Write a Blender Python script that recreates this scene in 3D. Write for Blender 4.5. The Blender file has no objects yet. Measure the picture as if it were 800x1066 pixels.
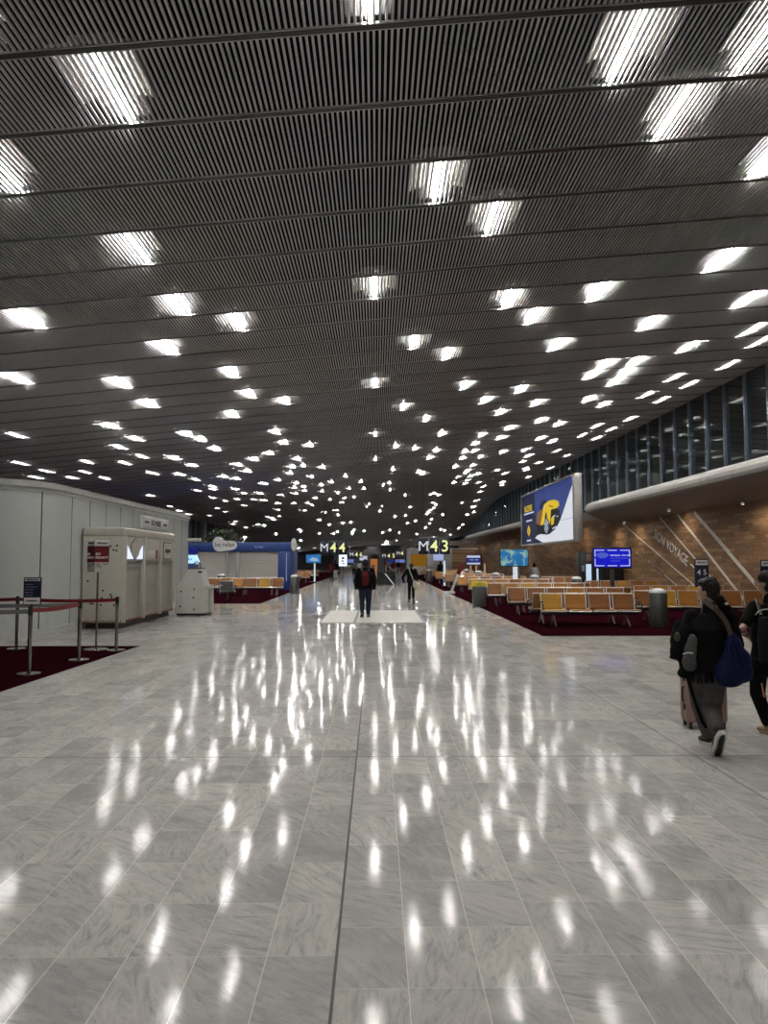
import bpy, bmesh, math, random
from mathutils import Vector, Matrix, Euler, Quaternion
random.seed(7)
PI = math.pi
C = bpy.context.scene.collection
S = bpy.context.scene
# ------------------------------------------------------------------ camera
F, W, H = 780.0, 800.0, 1066.0
EYE = Vector((0, 0, 1.8))
PITCH = math.atan(50 / F); YAW = math.atan(8 / F * math.cos(PITCH))
cd = bpy.data.cameras.new('camera'); cam = bpy.data.objects.new('camera', cd); C.objects.link(cam)
cam.location = EYE; cam.rotation_euler = (PI / 2 + PITCH, 0, -YAW)
cd.sensor_fit = 'VERTICAL'; cd.sensor_height = 36.0; cd.lens = 36.0 * F / H
cd.clip_start = 0.05; cd.clip_end = 600
S.camera = cam
RM = Euler((PI / 2 + PITCH, 0, -YAW)).to_matrix()
def ray(px, py): return RM @ Vector(((px - W / 2) / F, (H / 2 - py) / F, -1))
def at(px, py, Y):
    d = ray(px, py); return EYE + d * (Y / d.y)
def onfloor(px, py, z=0.0):
    d = ray(px, py); return EYE + d * ((z - 1.8) / d.z)
def onwall(px, py, X):
    d = ray(px, py); return EYE + d * (X / d.x)
# ------------------------------------------------------------------ materials
def nt(name):
    m = bpy.data.materials.new(name); m.use_nodes = True; n = m.node_tree
    return m, n, n.nodes['Principled BSDF']
class N:
    """tiny node-graph writer"""
    def __init__(s, tree): s.t = tree
    def add(s, typ, ins=(), **kw):
        n = s.t.nodes.new(typ)
        for k, v in kw.items(): setattr(n, k, v)
        for i, v in (ins.items() if isinstance(ins, dict) else enumerate(ins)):
            if v is None: continue
            if isinstance(v, bpy.types.NodeSocket): s.t.links.new(v, n.inputs[i])
            else: n.inputs[i].default_value = v
        return n
    def m(s, op, *a): return s.add('ShaderNodeMath', a, operation=op).outputs[0]
    def link(s, a, b): s.t.links.new(a, b)
    def obj(s): return s.add('ShaderNodeTexCoord').outputs['Object']
    def xyz(s, v): return s.add('ShaderNodeSeparateXYZ', (v,)).outputs
    def vec(s, x, y, z): return s.add('ShaderNodeCombineXYZ', (x, y, z)).outputs[0]
    def noise(s, v, scale, detail=3, rough=.5, dist=0):
        return s.add('ShaderNodeTexNoise', {'Vector': v, 'Scale': scale, 'Detail': detail, 'Roughness': rough, 'Distortion': dist}).outputs[0]
    def ramp(s, f, stops):
        r = s.add('ShaderNodeValToRGB', (f,)); e = r.color_ramp.elements
        while len(e) < len(stops): e.new(.5)
        for q, (p, c) in zip(e, stops): q.position = p; q.color = (*c, 1) if len(c) == 3 else c
        return r.outputs[0]
    def mix(s, f, a, b, blend='MIX'):
        n = s.add('ShaderNodeMix', data_type='RGBA', blend_type=blend)
        for k, v in ((0, f), (6, a), (7, b)):
            if isinstance(v, bpy.types.NodeSocket): s.t.links.new(v, n.inputs[k])
            else: n.inputs[k].default_value = v if k == 0 else ((*v, 1) if len(v) == 3 else v)
        return n.outputs[2]
MATS = {}
def mat(name, col, rough=.5, metal=0., spec=.5, var=.06, vscale=8., bump=0., bscale=120., coat=0.):
    """painted / metal / plastic / cloth surface with slight procedural variation"""
    if name in MATS: return MATS[name]
    m, t, b = nt(name); n = N(t)
    o = n.obj(); f = n.noise(o, vscale, 4)
    c = n.ramp(f, [(.3, [max(0, v * (1 - var)) for v in col]), (.7, [min(1, v * (1 + var)) for v in col])])
    n.link(c, b.inputs['Base Color'])
    b.inputs['Roughness'].default_value = rough; b.inputs['Metallic'].default_value = metal
    b.inputs['Specular IOR Level'].default_value = spec
    b.inputs['Coat Weight'].default_value = coat
    if bump:
        bp = n.add('ShaderNodeBump', {'Strength': bump, 'Distance': .004, 'Height': n.noise(o, bscale, 3)})
        n.link(bp.outputs[0], b.inputs['Normal'])
    MATS[name] = m; return m
def emit(name, col, strength, rough=.3):
    if name in MATS: return MATS[name]
    m, t, b = nt(name)
    b.inputs['Base Color'].default_value = (*[v * .04 for v in col], 1); b.inputs['Roughness'].default_value = .5; b.inputs['Specular IOR Level'].default_value = .15
    b.inputs['Emission Color'].default_value = (*col, 1); b.inputs['Emission Strength'].default_value = strength
    MATS[name] = m; return m
# ------------------------------------------------------------------ mesh builder
class MB:
    def __init__(s): s.v = []; s.f = []; s.sm = []
    def add(s, vs, fs, smooth=False, M=None):
        o = len(s.v)
        s.v += [tuple(M @ Vector(p)) if M else tuple(p) for p in vs]
        s.f += [tuple(i + o for i in q) for q in fs]; s.sm += [smooth] * len(fs)
        return s
    def box(s, x0, x1, y0, y1, z0, z1, M=None):
        return s.add([(x, y, z) for z in (z0, z1) for y in (y0, y1) for x in (x0, x1)],
              [(0, 2, 3, 1), (4, 5, 7, 6), (0, 1, 5, 4), (2, 6, 7, 3), (0, 4, 6, 2), (1, 3, 7, 5)], False, M)
    def bev(s, x0, x1, y0, y1, z0, z1, r=.01, seg=2, M=None):
        bm = bmesh.new()
        bmesh.ops.create_cube(bm, size=1)
        for v in bm.verts: v.co = Vector(((x0 + x1) / 2 + v.co.x * (x1 - x0), (y0 + y1) / 2 + v.co.y * (y1 - y0), (z0 + z1) / 2 + v.co.z * (z1 - z0)))
        r = min(r, .49 * min(abs(x1 - x0), abs(y1 - y0), abs(z1 - z0)))
        bmesh.ops.bevel(bm, geom=bm.edges[:], offset=r, segments=seg, affect='EDGES', profile=.5)
        bm.verts.index_update()
        s.add([v.co[:] for v in bm.verts], [[v.index for v in f.verts] for f in bm.faces], seg > 1, M); bm.free(); return s
    def tube(s, pts, r, n=8, cap=True, closed=False):
        pts = [Vector(p) for p in pts]; R = r if isinstance(r, (list, tuple)) else [r] * len(pts)
        vs = []; fs = []; L = len(pts); up = None
        for i, p in enumerate(pts):
            a = pts[(i - 1) % L] if (i or closed) else p; b = pts[(i + 1) % L] if (i < L - 1 or closed) else p
            d = (b - a).normalized()
            if up is None: up = d.orthogonal().normalized()
            up = (up - d * up.dot(d)).normalized(); w = d.cross(up)
            vs += [p + (up * math.cos(2 * PI * k / n) + w * math.sin(2 * PI * k / n)) * R[i] for k in range(n)]
        for i in range(L if closed else L - 1):
            j = (i + 1) % L
            fs += [(i * n + k, i * n + (k + 1) % n, j * n + (k + 1) % n, j * n + k) for k in range(n)]
        s.add(vs, fs, True)
        if cap and not closed: s.add(vs[:n], [tuple(range(n))[::-1]]); s.add(vs[-n:], [tuple(range(n))])
        return s
    def lathe(s, prof, c=(0, 0, 0), n=24, M=None):
        vs = []; fs = []; P = len(prof)
        for k in range(n):
            a = 2 * PI * k / n
            vs += [(c[0] + r * math.cos(a), c[1] + r * math.sin(a), c[2] + z) for r, z in prof]
        for k in range(n):
            j = (k + 1) % n
            fs += [(k * P + i, j * P + i, j * P + i + 1, k * P + i + 1) for i in range(P - 1)]
        return s.add(vs, fs, True, M)
    def prism(s, pts, z0, z1, M=None):
        n = len(pts)
        return s.add([(x, y, z0) for x, y in pts] + [(x, y, z1) for x, y in pts],
              [tuple(range(n))[::-1], tuple(range(n, 2 * n))] + [(i, (i + 1) % n, n + (i + 1) % n, n + i) for i in range(n)], False, M)
    def sweep(s, prof, stations, close=True, smooth=False):
        """prof list of (a,b); stations = callables mapping (a,b)->point"""
        n = len(prof); vs = [st(a, b) for st in stations for a, b in prof]; fs = []
        for i in range(len(stations) - 1):
            for k in range(n if close else n - 1):
                j = (k + 1) % n; fs.append((i * n + k, i * n + j, (i + 1) * n + j, (i + 1) * n + k))
        s.add(vs, fs, smooth)
        if close: s.add(vs[:n], [tuple(range(n))]); s.add(vs[-n:], [tuple(range(n))[::-1]])
        return s
    def mesh(s, name, m):
        me = bpy.data.meshes.new(name); me.from_pydata(s.v, [], s.f)
        me.polygons.foreach_set('use_smooth', s.sm)
        bm = bmesh.new(); bm.from_mesh(me); bmesh.ops.recalc_face_normals(bm, faces=bm.faces[:]); bm.to_mesh(me); bm.free()
        me.materials.append(m)
        if any(s.sm): me.set_sharp_from_angle(angle=math.radians(42))
        return me
    def build(s, name, m, parent=None, loc=None, rz=0):
        o = bpy.data.objects.new(name, s.mesh(name, m)); C.objects.link(o)
        if parent: o.parent = parent
        if loc is not None: o.location = loc
        if rz: o.rotation_euler.z = rz
        return o
def tag(o, label=None, cat=None, group=None, kind=None):
    for k, v in (('label', label), ('category', cat), ('group', group), ('kind', kind)):
        if v: o[k] = v
    return o
def empty(name, loc, label, cat, group=None, rz=0):
    o = bpy.data.objects.new(name, None); C.objects.link(o); o.location = loc; o.rotation_euler.z = rz; o.empty_display_size = .2
    return tag(o, label, cat, group)
def copy_tree(o, parent=None):
    c = o.copy(); C.objects.link(c)
    if parent: c.parent = parent
    for ch in [x for x in KIDS.get(o.name, [])]: copy_tree(ch, c)
    return c
KIDS = {}
def reg(root):
    KIDS.clear()
    for x in C.objects:
        if x.parent: KIDS.setdefault(x.parent.name, []).append(x)
def struct(o): o['kind'] = 'structure'; return o
def text(name, body, size, m, parent, M, align='CENTER', ext=.004, sx=1., bold=0.):
    """lettering as a mesh; local text plane XY mapped through M"""
    cu = bpy.data.curves.new(name, 'FONT'); cu.body = body; cu.size = size; cu.align_x = align; cu.align_y = 'CENTER'
    cu.extrude = ext; cu.resolution_u = 3; cu.offset = bold
    t = bpy.data.objects.new('tmp', cu); C.objects.link(t)
    me = bpy.data.meshes.new_from_object(t.evaluated_get(bpy.context.evaluated_depsgraph_get()))
    bpy.data.objects.remove(t); bpy.data.curves.remove(cu)
    me.name = name; me.transform(M @ Matrix.Diagonal((sx, 1, 1, 1))); me.materials.clear(); me.materials.append(m)
    o = bpy.data.objects.new(name, me); C.objects.link(o); o.parent = parent
    return o
def face_cam(x, y, z): return Matrix.Translation((x, y, z)) @ Matrix.Rotation(PI / 2, 4, 'X')     # text facing -Y
def face_west(x, y, z): return Matrix.Translation((x, y, z)) @ Matrix.Rotation(-PI / 2, 4, 'Z') @ Matrix.Rotation(PI / 2, 4, 'X')  # facing -X (reads towards -Y)
def face_east(x, y, z): return Matrix.Translation((x, y, z)) @ Matrix.Rotation(PI / 2, 4, 'Z') @ Matrix.Rotation(PI / 2, 4, 'X')
# common materials
STEEL = mat('brushed_steel', (.36, .36, .355), .26, 1., var=.05, vscale=30)
ALU = mat('aluminium', (.62, .62, .60), .35, .9)
DARKM = mat('dark_grey_metal', (.10, .10, .10), .4, .7)
BLACKP = mat('black_plastic', (.012, .012, .013), .45)
# ------------------------------------------------------------------ hall
XL, XR, XG = -18.0, 13.0, 13.6       # left glass, wood wall, upper glass
Y0, YD, YE, YEND = -10.0, 82.0, 116.0, 132.0
def dip(Y):
    if Y <= YD: return 0.
    t = min(1, (Y - YD) / (YE - YD)); return -3.0 * t * t * (3 - 2 * t) - 0.0
def ceilz(X, Y=0.): return 1.8 + 5.75 + .09 * X - .0006 * X * X + dip(Y)
# ---- floor
m, t, b = nt('polished_marble_tiles'); n = N(t)
x, y, z = n.xyz(n.obj())
TW, TL = .317, .53
u = n.m('DIVIDE', n.m('ADD', x, .18), TW); col = n.m('FLOOR', u)
grp = n.m('FLOOR', n.m('DIVIDE', n.m('ADD', col, 0), 3))
sh = n.m('MULTIPLY', n.m('ROUND', n.add('ShaderNodeTexWhiteNoise', {'W': grp}, noise_dimensions='1D').outputs[0]), .5)
v = n.m('ADD', n.m('DIVIDE', n.m('ADD', y, -3.01), TL), sh); row = n.m('FLOOR', v)
wn = n.add('ShaderNodeTexWhiteNoise', {'Vector': n.vec(col, row, 0)}, noise_dimensions='3D')
rc = n.xyz(wn.outputs['Color'])
tv = n.vec(n.m('ADD', x, n.m('MULTIPLY', rc[0], 37)), n.m('ADD', y, n.m('MULTIPLY', rc[1], 53)), 0)
ang = n.m('ADD', n.m('MULTIPLY', rc[2], 1.7), .2)
rot = n.add('ShaderNodeVectorRotate', {'Vector': tv, 'Angle': ang}, rotation_type='Z_AXIS').outputs[0]
st = n.add('ShaderNodeMapping', {'Vector': rot, 'Scale': (2.2, 9, 1)}).outputs[0]
vein = n.noise(st, 1.5, 8, .72, 1.6)
cloud = n.noise(tv, 3.0, 4, .55)
fleck = n.noise(n.add('ShaderNodeMapping', {'Vector': rot, 'Scale': (22, 60, 1)}).outputs[0], 1.6, 4, .6)
base = n.mix(n.m('MULTIPLY', n.m('POWER', rc[0], 1.2), 1.0), (.32, .315, .305), (.53, .51, .475))
c1 = n.mix(n.ramp(cloud, [(.35, (0, 0, 0)), (.7, (.6, .6, .6))]), base, (.56, .54, .50))
c2 = n.mix(n.ramp(vein, [(.34, (.8, .8, .8)), (.44, (.35, .35, .35)), (.56, (0, 0, 0))]), c1, (.25, .255, .265))
c2 = n.mix(n.ramp(fleck, [(.28, (.7, .7, .7)), (.40, (0, 0, 0))]), c2, (.22, .22, .225))
fu = n.m('SUBTRACT', u, col); fv = n.m('SUBTRACT', v, row)
eu = n.m('MULTIPLY', n.m('MINIMUM', fu, n.m('SUBTRACT', 1., fu)), TW)
ev = n.m('MULTIPLY', n.m('MINIMUM', fv, n.m('SUBTRACT', 1., fv)), TL)
lu = n.m('LESS_THAN', eu, .0016); lv = n.m('LESS_THAN', ev, .0012)
c3 = n.mix(lv, c2, (.62, .60, .56)); c3 = n.mix(lu, c3, (.72, .70, .65))
n.link(c3, b.inputs['Base Color'])
n.link(n.m('ADD', .055, n.m('MULTIPLY', n.noise(n.obj(), 9, 5), .07)), b.inputs['Roughness'])
b.inputs['Specular IOR Level'].default_value = .07
MARBLE = m
struct(MB().box(-30, 26, Y0, 140, -.3, 0).build('floor', MARBLE))
JOINT = mat('dark_floor_joint', (.03, .03, .03), .5)
struct(MB().box(-.187, -.173, Y0, 128, -.004, .0012).build('trim_1', JOINT))
struct(MB().box(2.94, 2.948, Y0, 128, -.004, .0012).build('trim_2', JOINT))
struct(MB().box(-14, 13, 7.0, 7.008, -.004, .0011).box(-14, -.4, 3.0, 3.01, -.004, .0011).build('trim_3', JOINT))
# ---- carpets
m, t, b = nt('burgundy_carpet'); n = N(t); o = n.obj()
f = n.noise(o, 260, 2); s2 = n.noise(n.add('ShaderNodeMapping', {'Vector': o, 'Scale': (1, 6, 1)}).outputs[0], 2.2, 3)
n.link(n.mix(n.m('MULTIPLY', s2, .6), n.ramp(f, [(.3, (.009, .0012, .003)), (.7, (.020, .003, .006))]), (.015, .0022, .0045)), b.inputs['Base Color'])
b.inputs['Roughness'].default_value = .95; b.inputs['Specular IOR Level'].default_value = .0
n.link(n.add('ShaderNodeBump', {'Strength': .5, 'Distance': .004, 'Height': f}).outputs[0], b.inputs['Normal'])
CARPET = m
def carpet(pts, label):
    o = MB().prism(pts, -.002, .006).build('carpet', CARPET); return tag(o, label, 'carpet')
carpet([(-4.96, 15.9), (-14, 15.9), (-14, 8.6), (-5.2, 8.6)], 'burgundy carpet under the red queue barriers by the curved white booth')
carpet([(-4.8, 31.2), (-17.5, 31.2), (-17.5, 110), (-4.8, 110)], 'burgundy carpet under the seats in front of the blue kiosk')
carpet([(3.95, 17.9), (12.9, 17.9), (12.9, 110), (3.95, 110)], 'burgundy carpet under the orange seats along the wood wall')
# ---- pale floor hatch
PALE = mat('pale_stone', (.52, .51, .46), .45, var=.05)
h = empty('floor_hatch', (0, 0, 0), 'pale rectangular floor hatch under the man with red backpack', 'hatch')
MB().box(-1.60, -.66, 21.7, 26.9, -.002, .007).build('panel', PALE, h)
MB().box(-.58, 1.36, 21.7, 26.9, -.002, .007).build('panel', PALE, h)
MB().box(-1.66, -1.60, 21.6, 27, -.002, .0085).box(1.36, 1.42, 21.6, 27, -.002, .0085).box(-.66, -.58, 21.6, 27, -.002, .0085).build('edge_frame', DARKM, h)
# ---- ceiling: long battens, cross rails, slab
SLAT = mat('grey_ceiling_batten', (.66, .655, .665), .42, .15, var=.04)
PLEN = mat('black_plenum', (.004, .004, .005), .95, spec=.1)
RAIL = mat('dark_ceiling_rail', (.05, .05, .052), .4, .5)
RAILB = mat('bright_rail_edge', (.5, .5, .5), .3, .8)
YS = [Y0, YD] + [YD + (YE - YD) * k / 10 for k in range(1, 11)] + [YEND]
mb = MB(); X = XL
while X < XG:
    prof = [(X, 0), (X + .027, 0), (X + .027, .024), (X, .024)]
    mb.sweep(prof, [(lambda a, bb, Y=Y: (a, Y, ceilz(a, Y) + bb)) for Y in YS]); X += .067
ceil_o = struct(mb.build('ceiling', SLAT))
ROW0, ROWS = 7.73, 1.418
XS = [XL + (XG - XL) * k / 16 for k in range(17)]
mb = MB(); mb2 = MB(); k = -12
while ROW0 + ROWS * k < YEND - 1:
    Y = ROW0 + ROWS * k; k += 1
    mb.sweep([(-.035, -.014), (.035, -.014), (.035, .03), (-.035, .03)], [(lambda a, bb, X=X: (X, Y + a, ceilz(X, Y + a) + bb)) for X in XS])
    for d in (-.05, .05):
        mb2.sweep([(d - .007, -.010), (d + .007, -.010), (d + .007, .01), (d - .007, .01)], [(lambda a, bb, X=X: (X, Y + a, ceilz(X, Y + a) + bb)) for X in XS])
mb.build('cross_rail', RAIL, ceil_o); mb2.build('rail_edge', RAILB, ceil_o)
mb = MB()
mb.sweep([(XL - .5, .62), (XG + .5, .62), (XG + .5, .75), (XL - .5, .75)], [(lambda a, bb, Y=Y: (a, Y, ceilz(a, Y) + bb)) for Y in YS])
struct(mb.build('ceiling_slab', PLEN))
# ------------------------------------------------------------------ ceiling lights
TUBE = emit('lit_tube', (1, .97, .93), 345)
REFL = mat('beige_reflector', (.09, .085, .075), .5, .0)
HOUS = mat('lamp_housing', (.04, .04, .04), .5, 0)
def light_proto():
    r = empty('ceiling_light', (0, 0, 0), 'bright linear ceiling light glowing behind the grey ceiling slats', 'light', 'linear lights in the slatted ceiling')
    MB().prism([(-.04, .0), (-.03, -.022), (.03, -.022), (.04, .0)], -.69, .69, Matrix(((1, 0, 0, 0), (0, 0, 1, 0), (0, 1, 0, 0), (0, 0, 0, 1)))).build('tube', TUBE, r)
    g = MB().box(-.26, .26, -.68, .68, .03, .12)
    g.build('housing', HOUS, r)
    for s in (-1, 1):
        MB().prism([(s * .20, .03), (s * .22, .045), (s * .46, -.035), (s * .45, -.05)], -.62, .25, Matrix(((1, 0, 0, 0), (0, 0, 1, 0), (0, 1, 0, 0), (0, 0, 0, 1)))).build('reflector', REFL, r)
    bk = MB()
    bk.box(-.46, .46, -.70, -.675, -.03, .02)
    for i in range(9): bk.box(-.44 + i * .1, -.40 + i * .1, -.685, -.64, -.04, .02)
    bk.build('bracket', REFL, r)
    return r
proto = light_proto(); reg(proto)
PTS = '''120 90;650 50;697 120;790 172;455 187;513 222;8 180;145 258;390 296;190 315;250 333;37 332;738 277;617 306;527 311;552 329;791 298;385 6;795 32;178 360;30 395;131 398;244 386;263 410;299 416;430 355;464 367;391 398;482 402;507 410;545 398;666 341;722 353;575 360;785 337;790 352;755 378;627 378;655 378;
162 421;111 437;19 450;140 452;125 462;150 473;184 475;16 478;97 480;135 481;49 488;86 488;157 489;185 490;40 495;76 495;111 496;198 451;247 432;286 444;296 457;322 459;206 452;224 464;281 469;265 475;310 475;316 483;336 484;249 482;259 489;203 483;244 495;304 492;325 495;360 494;391 447;391 475;202 496;291 499;
206 509;222 507;245 507;221 516;254 511;275 501;293 499;272 512;292 513;309 513;317 506;335 509;346 501;352 512;364 508;329 517;344 519;369 517;357 522;250 519;266 519;289 522;306 522;320 522;
419 424;444 431;560 415;522 425;460 448;501 451;529 444;560 437;579 441;412 462;432 464;494 460;519 455;564 453;575 457;525 467;544 468;447 475;502 472;481 476;475 483;492 483;409 487;439 493;485 490;497 492;516 489;526 491;542 480;560 480;547 488;577 469;591 472;550 495;
619 384;650 385;640 394;699 391;710 401;613 412;627 419;669 410;682 417;658 432;622 440;637 444;606 451;619 455'''
used = set()
def put_light(X, k, first=[True]):
    key = (k, round(X / 1.0))
    if key in used or not (XL + .6 < X < XG - .5): return False
    used.add(key)
    Y = ROW0 + ROWS * (k + .5)
    o = proto if first[0] else copy_tree(proto); first[0] = False
    o.location = (X, Y, ceilz(X, Y) + .075)
    sl = (dip(Y + .5) - dip(Y - .5)); o.rotation_euler = (math.atan(sl), -math.atan(.09), 0)
    return True
NL = 0
for q in PTS.replace('\n', '').split(';'):
    px, py = map(float, q.split()); d = ray(px, py)
    s = 1.0
    for _ in range(30):                                  # meet the curved ceiling
        p = EYE + d * s; s *= (ceilz(p.x, p.y) + .10 - 1.8) / (p.z - 1.8)
    p = EYE + d * s
    NL += put_light(p.x, math.floor((p.y - ROW0) / ROWS))
rnd = random.Random(3)
KMAX = int((YE - ROW0) / ROWS); tries = 0
while NL < 218 and tries < 4000:
    tries += 1
    k = int(rnd.triangular(20, KMAX, KMAX * .42)); X = (rnd.uniform(XL + 1, XG - .6) if rnd.random() < .6 else rnd.choice((rnd.uniform(XL + 1, -5), rnd.uniform(5, XG - .6))))
    NL += put_light(X, k)
KEND = int((YEND - ROW0) / ROWS) - 1
while NL < 292: NL += put_light(rnd.uniform(XL + 1, XG - .6), rnd.randint(int((YD - ROW0) / ROWS) - 2, KEND))
for k, X in ((-1, -4.2), (-2, 1.2), (-2, 6.5), (-3, -1.8), (-4, 3.8), (-5, -6), (-6, .5), (-7, 5), (-7, -3.5), (-9, 1.8), (-10, -5), (-11, 4)):
    put_light(X, k)
# ------------------------------------------------------------------ walls
def wood():
    m, t, b = nt('wood_block_cladding'); n = N(t)
    x, y, z = n.xyz(n.obj())
    RH = .14
    row = n.m('FLOOR', n.m('DIVIDE', z, RH))
    r1 = n.add('ShaderNodeTexWhiteNoise', {'W': row}, noise_dimensions='1D').outputs[0]
    L = n.m('ADD', .7, n.m('MULTIPLY', r1, .7))
    u = n.m('DIVIDE', n.m('ADD', y, n.m('MULTIPLY', r1, 9.)), L); col = n.m('FLOOR', u)
    wn = n.xyz(n.add('ShaderNodeTexWhiteNoise', {'Vector': n.vec(col, row, 3)}, noise_dimensions='3D').outputs['Color'])
    gr = n.noise(n.vec(n.m('MULTIPLY', y, 1.4), n.m('ADD', n.m('MULTIPLY', z, 16), n.m('MULTIPLY', wn[1], 40)), wn[0]), 2.2, 5, .6, .8)
    c = n.ramp(wn[0], [(0., (.21, .11, .048)), (.45, (.30, .165, .075)), (.8, (.40, .235, .11)), (1., (.46, .285, .14))])
    c = n.mix(.9, c, n.ramp(gr, [(.28, (.28, .25, .22)), (.52, (.95, .95, .95)), (.75, (1.2, 1.2, 1.2))]), 'MULTIPLY')
    fz = n.m('FRACT', n.m('DIVIDE', z, RH)); fu = n.m('FRACT', u)
    e = n.m('MAXIMUM', n.m('LESS_THAN', fz, .05), n.m('LESS_THAN', fu, .012))
    c = n.mix(e, c, (.035, .018, .008))
    n.link(c, b.inputs['Base Color']); b.inputs['Roughness'].default_value = .5
    hgt = n.m('ADD', n.m('MULTIPLY', wn[2], .6), n.m('MULTIPLY', n.m('SUBTRACT', 1., e), .4))
    n.link(n.add('ShaderNodeBump', {'Strength': .8, 'Distance': .02, 'Height': hgt}).outputs[0], b.inputs['Normal'])
    return m
WOOD = wood()
wr = struct(MB().box(XR, XR + .35, Y0, 118, 0, 4.2).build('wall_right', WOOD))
GREYW = mat('grey_wall_paint', (.36, .36, .35), .6)
struct(MB().box(-19, 26, Y0 - .2, Y0, 0, 9.5).build('wall_back', GREYW))
DARKW = mat('dark_far_wall', (.05, .05, .055), .7)
struct(MB().box(-19, 15, YEND, YEND + .3, 0, 9).build('wall_front', DARKW))
# rounded soffit along the wood wall, panel joints every 2.4 m
m, t, b = nt('warm_grey_soffit'); n = N(t); xx, yy, zz = n.xyz(n.obj())
fr = n.m('FRACT', n.m('DIVIDE', yy, 2.4))
n.link(n.mix(n.m('LESS_THAN', fr, .012), n.ramp(n.noise(n.obj(), 1.5, 3), [(.3, (.33, .32, .29)), (.7, (.36, .35, .32))]), (.12, .11, .10)), b.inputs['Base Color'])
b.inputs['Roughness'].default_value = .45; SOFF = m
PROF = [(13.05, 3.80), (12.4, 4.02), (11.66, 4.36), (11.63, 4.38), (11.55, 4.46), (11.52, 4.58), (11.54, 4.72), (11.62, 4.85), (11.75, 4.94), (11.95, 5.0), (13.75, 5.12), (13.75, 3.8)]
def soffit(name, ya, yb, enda, endb):
    cx, cz = 12.7, 4.4; st = []
    def sta(Y, k): return lambda a, bb: (cx + (a - cx) * k, Y, cz + (bb - cz) * k)
    if enda:
        for i in range(6): t_ = i / 6; st.append(sta(ya + .9 * (1 - math.cos(t_ * PI / 2)), .25 + .75 * math.sin(t_ * PI / 2)))
    else: st.append(sta(ya, 1))
    st.append(sta(ya + .9, 1)); st.append(sta(yb - .9, 1))
    if endb:
        for i in range(5, -1, -1): t_ = i / 6; st.append(sta(yb - .9 * (1 - math.cos(t_ * PI / 2)), .25 + .75 * math.sin(t_ * PI / 2)))
    else: st.append(sta(yb, 1))
    o = MB().sweep(PROF, st, True, True).build(name, SOFF); o.data.set_sharp_from_angle(angle=math.radians(20)); return struct(o)
soffit('trim_4', Y0, 41.9, False, True)
soffit('trim_5', 59.5, 98, True, True)
struct(MB().box(13.0, 13.9, Y0, 118, 4.2, 4.95).build('trim_6', GREYW))
# glazing above the soffit
m, t, b = nt('night_window_glass'); n = N(t); t.nodes.remove(b)
gl = n.add('ShaderNodeBsdfGlossy', {'Color': (.9, .97, .95, 1), 'Roughness': .0})
tr = n.add('ShaderNodeBsdfTransparent', {'Color': (.62, .80, .74, 1)})
fz = n.add('ShaderNodeFresnel', {'IOR': 3.8})
mx = n.add('ShaderNodeMixShader', {0: fz.outputs[0], 1: tr.outputs[0], 2: gl.outputs[0]})
n.link(mx.outputs[0], t.nodes['Material Output'].inputs[0]); GLASS = m
MULL = mat('blue_grey_mullion', (.42, .50, .62), .35, .6)  # bluish light on the fins is put into this base colour
win = struct(MB().box(XG, XG + .03, Y0, 118, 4.95, 9.4).build('window_1', GLASS))
def mull_mesh(h): return MB().box(-.10, .0, -.022, .022, 0, h).box(-.115, -.085, -.036, .036, 0, h).mesh('mullion', MULL)
mm = mull_mesh(3.98); k = -18
while 27.06 + 1.635 * k < 116:
    Y = 27.06 + 1.635 * k; k += 1
    o = bpy.data.objects.new('mullion', mm); C.objects.link(o); o.parent = win; o.location = (XG, Y, 5.0); o.scale.z = (ceilz(XG, Y) - 5.02) / 3.98
MB().box(XG - .3, XG + .02, Y0, YD, 8.82, 8.93).build('top_rail', DARKM, win)
# left glass wall
win2 = struct(MB().box(XL - .03, XL, Y0, 118, 0, 5.9).build('window_2', GLASS))
mm2 = MB().box(0, .2, -.05, .05, 0, 1).mesh('mullion', MULL)
for i in range(44):
    Y = 24 + i * 2.1
    o = bpy.data.objects.new('mullion', mm2); C.objects.link(o); o.parent = win2; o.location = (XL, Y, 0); o.scale.z = ceilz(XL, Y) - .02
COL = mat('pale_column', (.46, .46, .44), .45)
for i, Y in enumerate((75, 86, 97, 108)):
    X = -17.2
    struct(MB().lathe([(.001, 0), (.22, 0), (.22, ceilz(X, Y)), (.001, ceilz(X, Y))], n=20).build('column', COL, None, (X, Y, 0)))
# cross beam and lower hall beyond
struct(MB().box(XL, XG, YE - .6, YE, 4.05, 4.75).build('beam', mat('light_grey_beam', (.62, .62, .60), .5)))
for i, X in enumerate((-6.2, 5.6)):
    struct(MB().bev(X - .35, X + .35, YE - .6, YE, 0, 4.06, .05).build('pillar', COL))
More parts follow.
